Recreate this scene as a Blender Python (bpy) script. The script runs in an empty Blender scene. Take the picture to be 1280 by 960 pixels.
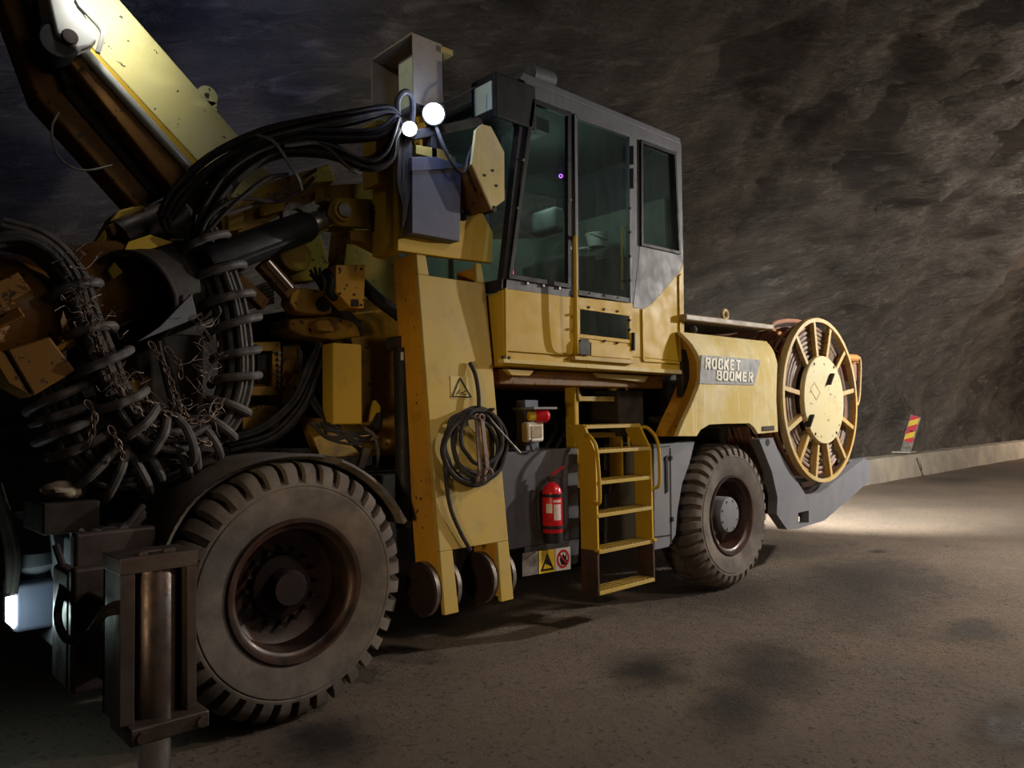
import bpy, bmesh, math, random
from mathutils import Vector, Matrix, noise
random.seed(7)
sc = bpy.context.scene
COL = sc.collection
PI = math.pi
# ------------------------------------------------------------------ camera
F, H = 940.0, 1.6
TH, PT, RO = 0.8211774, 0.0488692, -0.0179769
_f = Vector((math.cos(TH)*math.cos(PT), math.sin(TH)*math.cos(PT), math.sin(PT)))
_r = Vector((math.sin(TH), -math.cos(TH), 0))
_u = _r.cross(_f)
CR = _r*math.cos(RO) + _u*math.sin(RO)
CU = CR.cross(_f)
CAM = Vector((0, 0, H))
cd = bpy.data.cameras.new('camera'); cam = bpy.data.objects.new('camera', cd); COL.objects.link(cam)
cd.sensor_width = 36; cd.lens = F/1280*36; cd.clip_start = 0.05; cd.clip_end = 200
cam.matrix_world = Matrix.Translation(CAM) @ Matrix((CR, CU, -_f)).transposed().to_4x4()
sc.camera = cam

def ray(px, py): return _f + CR*((px-640)/F) - CU*((py-480)/F)
def A(px, py, y):                       # the point of the survey line through a pixel at depth Y = y
    d = ray(px, py); return CAM + d*(y/d.y)
def AX(px, py, x):
    d = ray(px, py); return CAM + d*(x/d.x)
def AZ(px, py, z=0.0):
    d = ray(px, py); return CAM + d*((z-H)/d.z)

# ------------------------------------------------------------------ mesh builder
class MB:
    def __init__(s): s.bm = bmesh.new()
    def face(s, vs):
        try: return s.bm.faces.new(vs)
        except ValueError: return None
    def hexa(s, b, t):                  # bottom loop and top loop, same count
        vb = [s.bm.verts.new(p) for p in b]; vt = [s.bm.verts.new(p) for p in t]
        n = len(vb)
        s.face(vb[::-1]); s.face(vt)
        for i in range(n): s.face([vb[i], vb[(i+1) % n], vt[(i+1) % n], vt[i]])
        return s
    def box(s, x0, x1, y0, y1, z0, z1):
        return s.hexa([(x0,y0,z0),(x1,y0,z0),(x1,y1,z0),(x0,y1,z0)], [(x0,y0,z1),(x1,y0,z1),(x1,y1,z1),(x0,y1,z1)])
    def prism(s, xz, y0, y1):           # polygon in XZ extruded along Y
        return s.hexa([(p[0], y0, p[1]) for p in xz], [(p[0], y1, p[1]) for p in xz])
    def poly(s, px, y, th):             # pixel outline on plane y, thickness th away
        return s.prism([(A(a, b, y).x, A(a, b, y).z) for a, b in px], y, y+th)
    def extr(s, pts, off):
        off = Vector(off); return s.hexa([Vector(p) for p in pts], [Vector(p)+off for p in pts])
    def ring(s, outer, k, y, th, inner=None):
        n = len(outer)
        P = [A(a, b, y) for a, b in outer]; c = sum(P, Vector())/n
        if inner: I = [A(a, b, y) for a, b in inner]
        else: I = []
        if not inner:
            for i in range(n):          # inset by k metres
                p0, p1, p2 = P[i-1], P[i], P[(i+1) % n]
                d1 = (p1-p0).normalized(); d2 = (p2-p1).normalized()
                n1 = Vector((-d1.z, 0, d1.x)); n2 = Vector((-d2.z, 0, d2.x))
                if n1.dot(c-p1) < 0: n1 = -n1
                if n2.dot(c-p1) < 0: n2 = -n2
                b = (n1+n2).normalized(); I.append(p1 + b*(k/max(.3, b.dot(n1))))
        for i in range(n):
            j = (i+1) % n
            s.prism([(P[i].x,P[i].z),(P[j].x,P[j].z),(I[j].x,I[j].z),(I[i].x,I[i].z)], y, y+th)
        return s
    def bar(s, p, q, w, h, up=(0, 0, 1)):
        p, q = Vector(p), Vector(q); d = (q-p).normalized(); up = Vector(up)
        a = d.cross(up)
        if a.length < 1e-4: a = d.cross(Vector((0, 1, 0)))
        a.normalize(); b = a.cross(d)
        L = [(-w/2,-h/2),(w/2,-h/2),(w/2,h/2),(-w/2,h/2)]
        return s.hexa([p+a*i+b*j for i, j in L], [q+a*i+b*j for i, j in L])
    def loft(s, loops, closed=False, cap=True):
        R = [[s.bm.verts.new(p) for p in l] for l in loops]
        m = len(R); n = len(R[0])
        for i in range(m if closed else m-1):
            a, b = R[i], R[(i+1) % m]
            for j in range(n): s.face([a[j], a[(j+1) % n], b[(j+1) % n], b[j]])
        if cap and not closed: s.face(R[0][::-1]); s.face(R[-1])
        return s
    def tube(s, pts, r, n=8, sub=4, closed=False):
        P = spline(pts, sub, closed) if sub > 1 else [Vector(p) for p in pts]
        return s.loft(frames(P, r, n, closed), closed)
    def cyl(s, p, q, r, n=24, r2=None):
        return s.tube([p, q], [r, r if r2 is None else r2], n, 1)
    def lathe(s, prof, c, axis=(0, 1, 0), n=48, ref=None):
        ax = Vector(axis).normalized(); a = ax.orthogonal().normalized(); b = ax.cross(a); c = Vector(c)
        rows = [[c + ax*h + (a*math.cos(2*PI*k/n)+b*math.sin(2*PI*k/n))*r for k in range(n)] for r, h in prof]
        s.loft(rows, False, False)
        return s
    def torus(s, c, axis, R, r, n=32, m=8):
        ax = Vector(axis).normalized(); a = ax.orthogonal().normalized(); b = ax.cross(a); c = Vector(c)
        return s.tube([c+(a*math.cos(2*PI*k/n)+b*math.sin(2*PI*k/n))*R for k in range(n)], r, m, 1, True)
    def ball(s, c, rx, ry=None, rz=None, n=16):
        ry = ry or rx; rz = rz or rx; c = Vector(c)
        m = n//2
        rows = [[c+Vector((rx*math.sin(t)*math.cos(2*PI*k/n), ry*math.sin(t)*math.sin(2*PI*k/n), rz*math.cos(t))) for k in range(n)]
                for t in [PI*(i+.02)/(m+.04) for i in range(m+1)]]
        return s.loft(rows)
    def build(s, name, mat, parent=None, bevel=0, smooth=38, origin=None):
        bm = s.bm
        if origin is None: origin = parent['_o'] if parent is not None and '_o' in parent else (0, 0, 0)
        origin = Vector(origin)
        bmesh.ops.recalc_face_normals(bm, faces=bm.faces)
        for v in bm.verts: v.co -= origin
        for f in bm.faces: f.smooth = True
        lim = math.radians(smooth)
        for e in bm.edges:
            if len(e.link_faces) == 2 and e.calc_face_angle(0) > lim: e.smooth = False
        me = bpy.data.meshes.new(name); bm.to_mesh(me); bm.free()
        me.materials.append(mat)
        o = bpy.data.objects.new(name, me); COL.objects.link(o)
        if parent is not None:
            o.parent = parent
        else:
            o.location = origin
        if parent is None or '_o' in parent: OFF[o.name] = origin
        if bevel:
            m = o.modifiers.new('edge', 'BEVEL'); m.width = bevel; m.segments = 2; m.limit_method = 'ANGLE'; m.angle_limit = math.radians(40); m.harden_normals = True
        o['_o'] = list(origin)
        return o
OFF = {}
def spline(pts, sub, closed=False):
    P = [Vector(p) for p in pts]; n = len(P); out = []
    rng = range(n) if closed else range(n-1)
    for i in rng:
        p1, p2 = P[i], P[(i+1) % n]
        p0 = P[i-1] if (closed or i > 0) else p1*2-p2
        p3 = P[(i+2) % n] if (closed or i+2 < n) else p2*2-p1
        for k in range(sub):
            t = k/sub
            out.append(0.5*((2*p1)+(p2-p0)*t+(2*p0-5*p1+4*p2-p3)*t*t+(3*p1-p0-3*p2+p3)*t**3))
    if not closed: out.append(P[-1])
    return out
def frames(P, r, n, closed=False):
    m = len(P); T = []
    for i in range(m):
        a = P[i-1] if (closed or i > 0) else P[i]; b = P[(i+1) % m] if (closed or i < m-1) else P[i]
        t = b-a; T.append(t.normalized() if t.length > 1e-9 else Vector((0, 0, 1)))
    u = T[0].orthogonal().normalized(); rows = []
    for i in range(m):
        u = (u - T[i]*u.dot(T[i]))
        u = u.normalized() if u.length > 1e-6 else T[i].orthogonal().normalized()
        v = T[i].cross(u); rr = r[min(i, len(r)-1)] if isinstance(r, (list, tuple)) else r
        rows.append([P[i]+(u*math.cos(2*PI*k/n)+v*math.sin(2*PI*k/n))*rr for k in range(n)])
    return rows
def tag(o, label=None, cat=None, group=None, kind=None):
    if label: o['label'] = label
    if cat: o['category'] = cat
    if group: o['group'] = group
    if kind: o['kind'] = kind
    return o
def empty(name, loc, label, cat, group=None):
    o = bpy.data.objects.new(name, None); COL.objects.link(o); o.location = loc; o.empty_display_size = .1
    o['_o'] = list(loc); return tag(o, label, cat, group)

# ------------------------------------------------------------------ materials
class NT:
    def __init__(s, name):
        s.m = bpy.data.materials.new(name); s.m.use_nodes = True
        s.t = s.m.node_tree; s.b = s.t.nodes['Principled BSDF']; s.out = s.t.nodes['Material Output']
        s.co = s.n('ShaderNodeTexCoord').outputs['Object']
    def n(s, ty, **kw):
        nd = s.t.nodes.new(ty)
        for k, v in kw.items(): setattr(nd, k, v)
        return nd
    def l(s, a, b): s.t.links.new(a, b)
    def mapping(s, scale=(1, 1, 1), rot=(0, 0, 0), src=None):
        m = s.n('ShaderNodeMapping'); m.inputs['Scale'].default_value = scale; m.inputs['Rotation'].default_value = rot
        s.l(src or s.co, m.inputs['Vector']); return m.outputs['Vector']
    def noise(s, scale, detail=4, rough=.55, vec=None, dist=0):
        nd = s.n('ShaderNodeTexNoise'); nd.inputs['Scale'].default_value = scale; nd.inputs['Detail'].default_value = detail
        nd.inputs['Roughness'].default_value = rough; nd.inputs['Distortion'].default_value = dist
        s.l(vec or s.co, nd.inputs['Vector']); return nd.outputs['Fac']
    def voro(s, scale, vec=None, feature='F1'):
        nd = s.n('ShaderNodeTexVoronoi', feature=feature); nd.inputs['Scale'].default_value = scale
        s.l(vec or s.co, nd.inputs['Vector']); return nd.outputs['Distance']
    def ramp(s, fac, a, b, va=0.0, vb=1.0):
        nd = s.n('ShaderNodeMapRange'); nd.interpolation_type = 'SMOOTHSTEP'
        for k, v in zip((1, 2, 3, 4), (a, b, va, vb)): nd.inputs[k].default_value = v
        s.l(fac, nd.inputs[0]); return nd.outputs[0]
    def math(s, op, a, b=None):
        nd = s.n('ShaderNodeMath', operation=op)
        for i, v in enumerate((a, b)):
            if v is None: continue
            if isinstance(v, (int, float)): nd.inputs[i].default_value = v
            else: s.l(v, nd.inputs[i])
        return nd.outputs[0]
    def mix(s, fac, a, b):
        nd = s.n('ShaderNodeMix', data_type='RGBA')
        if isinstance(fac, (int, float)): nd.inputs[0].default_value = fac
        else: s.l(fac, nd.inputs[0])
        for i, v in ((6, a), (7, b)):
            if isinstance(v, (tuple, list)): nd.inputs[i].default_value = (*v, 1) if len(v) == 3 else v
            else: s.l(v, nd.inputs[i])
        return nd.outputs[2]
    def bump(s, h, strength=.3, dist=.01, prev=None):
        nd = s.n('ShaderNodeBump'); nd.inputs['Strength'].default_value = strength; nd.inputs['Distance'].default_value = dist
        s.l(h, nd.inputs['Height'])
        if prev: s.l(prev, nd.inputs['Normal'])
        return nd.outputs['Normal']
    def set(s, col=None, rough=None, metal=None, normal=None, spec=None):
        for nm, v in (('Base Color', col), ('Roughness', rough), ('Metallic', metal), ('Normal', normal), ('Specular IOR Level', spec)):
            if v is None: continue
            if isinstance(v, (int, float)): s.b.inputs[nm].default_value = v
            elif isinstance(v, tuple): s.b.inputs[nm].default_value = (*v, 1)
            else: s.l(v, s.b.inputs[nm])
        return s.m

def paint(name, base, dust=(.30, .24, .16), dirt=(.05, .035, .022), dust_amt=.25, dirt_amt=.3, chips=.3, rough=.5, streak=.3):
    t = NT(name)
    c = t.mix(t.math('MULTIPLY', t.ramp(t.noise(2.2, 6), .3, .75), dust_amt*1.6), base, dust)
    st = t.noise(9, 4, .6, t.mapping((3, 3, .25)))
    c = t.mix(t.math('MULTIPLY', t.ramp(st, .5, .72), streak), c, dust)
    c = t.mix(t.math('MULTIPLY', t.ramp(t.noise(4.5, 8, .65), .5, .74), dirt_amt*1.6), c, dirt)
    if chips:
        ch = t.ramp(t.noise(21, 3, .5), .685-.05*chips, .70-.05*chips)
        c = t.mix(t.math('MULTIPLY', ch, .9), c, (.02, .016, .013))
    return t.set(c, t.ramp(t.noise(7, 4), .2, .8, rough-.05, rough+.18), 0, t.bump(t.noise(40, 4), .12, .004), .32)
def plain(name, base, var=None, rough=.6, metal=0, scale=8, bump=.15, spec=None):
    t = NT(name); var = var or tuple(x*.55 for x in base)
    c = t.mix(t.ramp(t.noise(scale, 6, .6), .3, .7), base, var)
    return t.set(c, t.ramp(t.noise(scale*1.7, 4), .25, .75, max(.05, rough-.1), min(1, rough+.1)), metal, t.bump(t.noise(scale*6, 4), bump, .004), spec)
def emit(name, col, strength):
    t = NT(name); t.set((.02, .02, .02)); t.b.inputs['Emission Color'].default_value = (*col, 1); t.b.inputs['Emission Strength'].default_value = strength
    return t.m
def glass(name, tint, refl=.10):
    t = NT(name); t.t.nodes.remove(t.b)
    tr = t.n('ShaderNodeBsdfTransparent'); tr.inputs[0].default_value = (*tint, 1)
    gl = t.n('ShaderNodeBsdfGlossy'); gl.inputs['Roughness'].default_value = .06; gl.inputs[0].default_value = (.8, .9, .9, 1)
    di = t.n('ShaderNodeBsdfDiffuse'); di.inputs[0].default_value = (.25, .27, .24, 1)
    m0 = t.n('ShaderNodeMixShader'); t.l(t.ramp(t.noise(6, 5, .6, t.mapping((2, 2, .5))), .3, .8, .03, .07), m0.inputs[0]); t.l(tr.outputs[0], m0.inputs[1]); t.l(di.outputs[0], m0.inputs[2])
    mx = t.n('ShaderNodeMixShader'); mx.inputs[0].default_value = refl
    t.l(m0.outputs[0], mx.inputs[1]); t.l(gl.outputs[0], mx.inputs[2]); t.l(mx.outputs[0], t.out.inputs[0])
    return t.m

YEL = (.47, .292, .009)
M = {}
M['yellow'] = paint('yellow_paint', YEL, dust=(.42, .30, .10), dust_amt=.12, dirt_amt=.10, chips=0, streak=.12)
M['dusty'] = paint('dusty_yellow_paint', (.52, .39, .11), dust=(.66, .57, .36), dust_amt=.5, dirt_amt=.12, chips=0, rough=.68, streak=.75)
M['column'] = paint('column_yellow_paint', (.43, .29, .045), dust=(.36, .28, .13), dust_amt=.35, dirt_amt=.16, chips=0, streak=.3)
M['grimy'] = paint('grimy_yellow_paint', (.50, .27, .014), dust=(.22, .14, .05), dust_amt=.3, dirt_amt=.45, chips=.6, streak=.3)
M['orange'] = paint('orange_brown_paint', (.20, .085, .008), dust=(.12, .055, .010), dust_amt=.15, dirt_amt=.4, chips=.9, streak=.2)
M['web'] = paint('orange_yellow_paint', (.55, .26, .012), dust=(.3, .17, .05), dust_amt=.25, dirt_amt=.25, chips=.3, streak=.2)
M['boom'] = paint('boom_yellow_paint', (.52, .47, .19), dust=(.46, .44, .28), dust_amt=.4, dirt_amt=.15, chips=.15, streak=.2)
M['grey'] = paint('grey_paint', (.088, .090, .108), dust=(.16, .155, .165), dirt=(.03, .028, .028), dust_amt=.3, dirt_amt=.25, chips=0, streak=.5)
M['lightgrey'] = paint('light_grey_paint', (.150, .155, .180), dust=(.21, .205, .21), dirt=(.05, .045, .042), dust_amt=.3, dirt_amt=.2, chips=0, streak=.4)
M['fender'] = paint('dusty_fender_paint', (.13, .105, .085), dust=(.2, .16, .12), dirt=(.03, .025, .022), dust_amt=.4, dirt_amt=.3, chips=.1, streak=.2)
M['darkgrey'] = paint('dark_grey_paint', (.058, .058, .070), dust=(.10, .095, .10), dirt=(.022, .02, .02), dust_amt=.3, dirt_amt=.3, chips=0, streak=.4)
M['housing'] = paint('housing_paint', (.26, .20, .13), dust=(.3, .25, .2), dust_amt=.4, dirt_amt=.2, chips=0, streak=.3)
M['rodlit'] = plain('pale_lit_rod', (.62, .64, .60), (.5, .52, .48), .3, .1, 5, .03)  # pale colour stands in for light on the chrome boom rod
M['bluegrey'] = paint('blue_grey_paint', (.085, .092, .14), dust=(.12, .125, .16), dirt=(.06, .06, .07), dust_amt=.2, dirt_amt=.2, chips=0, streak=.5)
M['black'] = plain('black_paint', (.010, .010, .012), (.022, .02, .019), .55, spec=.2)
M['dark'] = plain('oily_dark_steel', (.02, .017, .015), (.045, .035, .028), .65, 0, spec=.2)
M['rubber'] = plain('black_rubber_hose', (.022, .021, .023), (.045, .038, .034), .7, 0, 14, spec=.18)
M['wrap'] = plain('grey_plastic_wrap', (.085, .075, .072), (.13, .115, .105), .6, 0, 18, spec=.3)
M['dusthose'] = plain('dusty_hose', (.05, .043, .040), (.09, .077, .068), .65, 0, 15, spec=.3)
M['tire'] = plain('dusty_tyre_rubber', (.150, .120, .100), (.072, .058, .050), .9, 0, 5, .5)
M['rust'] = plain('rusty_steel', (.075, .032, .020), (.025, .017, .014), .6, .1, 7)
M['rim'] = plain('worn_rim_steel', (.022, .018, .017), (.075, .032, .02), .4, .3, 6)
M['hubdark'] = plain('dark_rusty_hub', (.014, .010, .009), (.026, .011, .009), .7, 0, 9, spec=.2)
M['steel'] = plain('dull_steel', (.30, .28, .26), (.14, .11, .09), .45, .7, 12)
M['chrome'] = plain('chrome_rod', (.75, .76, .8), (.6, .6, .62), .24, 1, 3, .02)
M['jack'] = plain('brown_jack_steel', (.080, .058, .050), (.045, .032, .028), .45, .3, 6)
M['jackbarrel'] = plain('dark_barrel_steel', (.055, .045, .045), (.09, .055, .042), .36, .5, 9)
M['cableskin'] = plain('rust_orange_cable', (.34, .12, .055), (.20, .12, .09), .6, 0, 6)
M['cablegrey'] = plain('dusty_cable', (.30, .22, .17), (.16, .10, .08), .65, 0, 8)
M['tan'] = paint('reel_tan_paint', (.56, .36, .10), dust=(.5, .42, .28), dust_amt=.4, dirt_amt=.2, chips=.2, streak=.2)
M['reelorange'] = paint('reel_orange_paint', (.50, .20, .035), dust=(.4, .25, .12), dust_amt=.3, dirt_amt=.3, chips=.2)
M['disc'] = paint('cream_disc_paint', (.62, .52, .27), dust=(.6, .54, .36), dust_amt=.4, dirt_amt=.1, chips=.15, streak=.3)
M['red'] = plain('extinguisher_red', (.60, .012, .022), (.5, .01, .02), .3, 0, 4, .03)
M['white'] = plain('white_plastic', (.7, .7, .68), (.6, .6, .57), .5, 0, 6, .05)
M['paper'] = plain('paper_label', (.66, .55, .55), (.55, .42, .42), .7, 0, 30, .05)
M['signyellow'] = plain('sign_yellow', (.75, .52, .03), (.6, .42, .04), .5, 0, 9, .05)
M['signred'] = plain('sign_red', (.55, .02, .04), (.5, .03, .05), .5, 0, 9, .05)
M['signblack'] = plain('sign_black', (.015, .014, .012), None, .6, spec=.2)
M['signgrey'] = plain('sign_band_grey', (.15, .155, .165), (.20, .20, .20), .6, 0, 10, .05)
M['letters'] = plain('letter_white', (.75, .72, .64), (.62, .59, .50), .6, 0, 12, .05)
M['lens'] = plain('lamp_glass_unlit', (.55, .58, .45), (.48, .5, .38), .3, 0, 3, .03)
M['concrete'] = plain('pale_concrete', (.46, .41, .33), (.30, .27, .23), .9, 0, 1.5, .6)
M['rag'] = plain('pale_cloth', (.38, .30, .22), (.25, .2, .15), .9, 0, 20, .5)
M['seat'] = plain('seat_cloth', (.075, .08, .08), (.05, .055, .055), .8, 0, 12)
M['liner'] = plain('cab_liner', (.26, .30, .25), (.20, .23, .20), .8, 0, 3)
M['liner_dark'] = plain('cab_dark_liner', (.05, .055, .055), (.035, .04, .04), .8, 0, 3)
M['wrench'] = plain('rusty_tool_steel', (.17, .11, .09), (.09, .06, .05), .55, .5, 18)
M['wire'] = plain('rusty_wire', (.12, .07, .05), (.2, .15, .12), .55, .4, 20)
M['glass'] = glass('cab_glass', (.72, .82, .79), .07)
M['lamp'] = emit('lit_lamp_face', (.85, .92, 1), 60)
M['lamp_low'] = emit('lit_lower_lamp_face', (.85, 1, 1), 14)
M['led_red'] = emit('red_display', (1, .02, .08), 4)
M['violet_glow'] = emit('violet_reflection_glow', (.5, .1, 1), 5)  # glow that imitates a reflection

# rock
t = NT('blasted_rock')
RE1 = Vector((.94, 0, .342)).normalized(); REN = Vector((.34, .34, -.94)); REN = (REN-RE1*REN.dot(RE1)).normalized(); RE2 = REN.cross(RE1)
def rdot(v, k):
    d = t.n('ShaderNodeVectorMath', operation='DOT_PRODUCT'); t.l(t.co, d.inputs[0]); d.inputs[1].default_value = tuple(v*k); return d.outputs['Value']
cx_ = t.n('ShaderNodeCombineXYZ'); t.l(rdot(RE1, .55), cx_.inputs[0]); t.l(rdot(RE2, .8), cx_.inputs[1]); t.l(rdot(REN, 2.9), cx_.inputs[2])
v1 = cx_.outputs[0]
n1 = t.noise(.55, 9, .6, v1); n2 = t.noise(2.3, 9, .65, v1, .6); n3 = t.noise(11, 8, .7, v1)
c = t.mix(t.ramp(n1, .35, .68), (.024, .0215, .020), (.066, .058, .050))
c = t.mix(t.math('MULTIPLY', t.ramp(n2, .52, .7), .6), c, (.15, .13, .112))
c = t.mix(t.math('MULTIPLY', t.ramp(t.noise(.8, 5), .55, .75), .5), c, (.095, .062, .045))
c = t.mix(t.math('MULTIPLY', t.ramp(t.noise(1.1, 4), .58, .72), .35), c, (.05, .06, .035))
c = t.mix(t.math('MULTIPLY', t.ramp(n3, .66, .76), .5), c, (.26, .24, .21))
nm = t.bump(n2, .8, .12); nm = t.bump(n3, .7, .03, nm); nm = t.bump(t.noise(45, 6, .7), .4, .008, nm)
M['rock'] = t.set(c, t.ramp(n3, .3, .7, .75, .42), 0, nm, .35)

# road surface with oil and water stains of their own shape
t = NT('tunnel_road')
g1 = t.noise(26, 9, .78); g2 = t.voro(55); g3 = t.noise(.7, 6, .6)
c = t.mix(t.ramp(g3, .35, .7), (.235, .178, .135), (.175, .135, .106))
c = t.mix(t.math('MULTIPLY', t.ramp(t.noise(3.3, 6), .5, .75), .45), c, (.22, .19, .16))
c = t.mix(t.math('MULTIPLY', t.ramp(g1, .545, .61), .8), c, (.05, .042, .036))
mask = None; wet = None
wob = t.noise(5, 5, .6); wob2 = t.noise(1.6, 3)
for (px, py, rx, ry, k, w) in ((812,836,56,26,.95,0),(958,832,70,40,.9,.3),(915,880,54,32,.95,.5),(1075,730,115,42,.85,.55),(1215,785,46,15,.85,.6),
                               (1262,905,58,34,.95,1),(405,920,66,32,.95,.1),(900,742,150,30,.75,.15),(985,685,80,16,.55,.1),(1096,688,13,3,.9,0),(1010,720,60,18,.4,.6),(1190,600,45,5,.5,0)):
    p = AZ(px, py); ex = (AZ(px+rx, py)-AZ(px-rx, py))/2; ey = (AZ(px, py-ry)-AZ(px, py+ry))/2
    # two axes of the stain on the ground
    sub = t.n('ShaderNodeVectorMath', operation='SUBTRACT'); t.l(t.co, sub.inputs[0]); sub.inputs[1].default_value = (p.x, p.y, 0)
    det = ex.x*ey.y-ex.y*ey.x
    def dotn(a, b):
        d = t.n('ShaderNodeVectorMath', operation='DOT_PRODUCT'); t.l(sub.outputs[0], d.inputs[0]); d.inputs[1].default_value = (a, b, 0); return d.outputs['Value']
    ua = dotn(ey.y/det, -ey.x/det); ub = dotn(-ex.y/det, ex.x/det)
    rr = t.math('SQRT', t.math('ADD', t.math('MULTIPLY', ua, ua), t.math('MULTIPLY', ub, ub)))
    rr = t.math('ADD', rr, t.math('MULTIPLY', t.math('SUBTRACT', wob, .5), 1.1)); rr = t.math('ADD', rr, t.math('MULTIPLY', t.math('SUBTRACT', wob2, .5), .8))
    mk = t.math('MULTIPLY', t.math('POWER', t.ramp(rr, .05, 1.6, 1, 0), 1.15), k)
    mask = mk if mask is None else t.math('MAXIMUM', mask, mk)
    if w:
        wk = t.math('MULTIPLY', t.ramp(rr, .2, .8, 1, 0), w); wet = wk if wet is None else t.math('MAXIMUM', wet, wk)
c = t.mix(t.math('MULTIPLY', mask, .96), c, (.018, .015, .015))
nm = t.bump(g1, 1.0, .05); nm = t.bump(g2, .7, .014, nm); nm = t.bump(t.noise(9, 5), .5, .03, nm)
ro = t.math('SUBTRACT', .88, t.math('MULTIPLY', wet, .5))
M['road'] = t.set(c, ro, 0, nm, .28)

# ------------------------------------------------------------------ setting: blasted tunnel
prof = [Vector(p) for p in ((8.0,-.3),(8.5,1.2),(8.8,2.8),(8.5,4.4),(7.6,6.0),(6.0,7.3),(3.6,8.2),(1.0,8.4),(-1.6,8.0),(-4,6.9),(-5.6,5.2),(-6.3,3.2),(-6.4,1.2),(-6.0,-.3))]
prof = [Vector((p[0], p[1], 0)) for p in prof]
dense = spline(prof, 24); PR = [dense[0]]; acc = 0; ARC = [0.0]
STEP = .16
for a, b in zip(dense, dense[1:]):
    acc += (b-a).length
    if acc >= STEP: PR.append(b); ARC.append(ARC[-1]+acc); acc = 0
xs = []; x = -4.0
while x < 62: xs.append(x); x += .15 if x < 14 else .15+(x-14)*.02
def rock_d(p):
    q = Vector((p.dot(RE1)*.42, p.dot(RE2)*.75, p.dot(REN)*1.25))
    d = .6*noise.fractal(p*.17, .9, 2.0, 4)
    vd = noise.voronoi(q*.55)[0]; d += .30*(vd[1]-vd[0])-.1
    d += .20*noise.fractal(q*.9, .8, 2.1, 7)
    vd = noise.voronoi(q*1.7+Vector((3, 1, 8)))[0]; d += .07*(vd[1]-vd[0])
    d -= .16*max(0, noise.fractal(q*.7+Vector((9, 4, 2)), .9, 2.0, 4)-.25)
    return d
def shell(name, i0, i1):
    bm = bmesh.new(); rows = []
    for x in xs:
        row = []
        for i in range(i0, i1+1):
            p = PR[i]; tg = (PR[min(i+1, len(PR)-1)]-PR[max(i-1, 0)]).normalized(); nrm = Vector((-tg.y, tg.x, 0))
            fade = min(1, max(.25, p.y/1.0+.2))
            q = p + nrm*rock_d(Vector((x, p.x, p.y)))*fade
            row.append(bm.verts.new((x, q.x, q.y)))
        rows.append(row)
    for a, b in zip(rows, rows[1:]):
        for j in range(len(a)-1): bm.faces.new((a[j], b[j], b[j+1], a[j+1]))
    me = bpy.data.meshes.new(name); bm.to_mesh(me); bm.free()
    for p in me.polygons: p.use_smooth = True
    me.materials.append(M['rock']); o = bpy.data.objects.new(name, me); COL.objects.link(o); o['kind'] = 'structure'
    return o
k1 = min(range(len(PR)), key=lambda i: abs(ARC[i]-6.6)); k2 = min(range(len(PR)), key=lambda i: abs(ARC[i]-(ARC[-1]-6.2)))
shell('wall_back', 0, k1); shell('ceiling', k1, k2); shell('wall_front', k2, len(PR)-1)
for nm_, x_, sg in (('wall_left', -4.0, 1), ('wall_right', 61.0, -1)):
    bm = bmesh.new(); g = {}
    for i in range(41):
        for j in range(27):
            y = -7.2+i*.41; z = -.4+j*.37; g[i, j] = bm.verts.new((x_+sg*.5*noise.fractal(Vector((y*.4, z*.4, x_)), .9, 2, 5), y, z))
    for i in range(40):
        for j in range(26): bm.faces.new((g[i, j], g[i+1, j], g[i+1, j+1], g[i, j+1]))
    me = bpy.data.meshes.new(nm_); bm.to_mesh(me); bm.free(); me.materials.append(M['rock'])
    o = bpy.data.objects.new(nm_, me); COL.objects.link(o); o['kind'] = 'structure'
# floor
bm = bmesh.new(); fx = []; x = -4.2
while x < 62: fx.append(x); x += .12 if x < 12 else .12+(x-12)*.03
fy = [-6.8+.13*i for i in range(120)]
rows = []
for x in fx:
    rows.append([bm.verts.new((x, y, .012*noise.fractal(Vector((x*1.1, y*1.1, 0)), .8, 2, 5)-.012)) for y in fy])
for a, b in zip(rows, rows[1:]):
    for j in range(len(a)-1): bm.faces.new((a[j], b[j], b[j+1], a[j+1]))
me = bpy.data.meshes.new('floor'); bm.to_mesh(me); bm.free()
for p in me.polygons: p.use_smooth = True
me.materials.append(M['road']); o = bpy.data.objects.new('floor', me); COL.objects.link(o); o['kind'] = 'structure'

# ------------------------------------------------------------------ concrete barriers along the far wall
def barrier(x0, x1, label):
    m = MB(); n = max(2, int((x1-x0)/.25)); pr = [(7.12,-.03),(7.16,.5),(7.20,.55),(7.62,.56),(7.66,-.03)]
    loops = []
    for i in range(n+1):
        x = x0+(x1-x0)*i/n; j = .02*noise.noise(Vector((x*1.3, 0, 0)))
        loops.append([(x, y+.014*noise.noise(Vector((x*3, y*7, z*3))), z+(j+.012*noise.noise(Vector((x*4, y*5, 1))) if z > .1 else 0)) for y, z in pr])
    m.loft(loops); o = m.build('concrete_barrier', M['concrete'], origin=((x0+x1)/2, 7.4, 0))
    return tag(o, label, 'barrier', 'concrete barriers along the rock wall')
barrier(11.0, 21.05, 'pale concrete barrier emerging from behind the rig tail, up to the hazard marker')
barrier(21.13, 42.0, 'grey shaded concrete barrier beyond the tilted hazard marker, smooth faced')
# dark joint rod
m = MB(); m.tube([AX(1144, 569, 20.95)+Vector((-.02,-.03,0)), A(1148, 580, 7.08), A(1155, 598, 7.05)], .012, 6, 4)
tag(m.build('steel_rod', M['dark']), 'thin dark rod leaning against concrete barrier below the hazard marker', 'rod')

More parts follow.
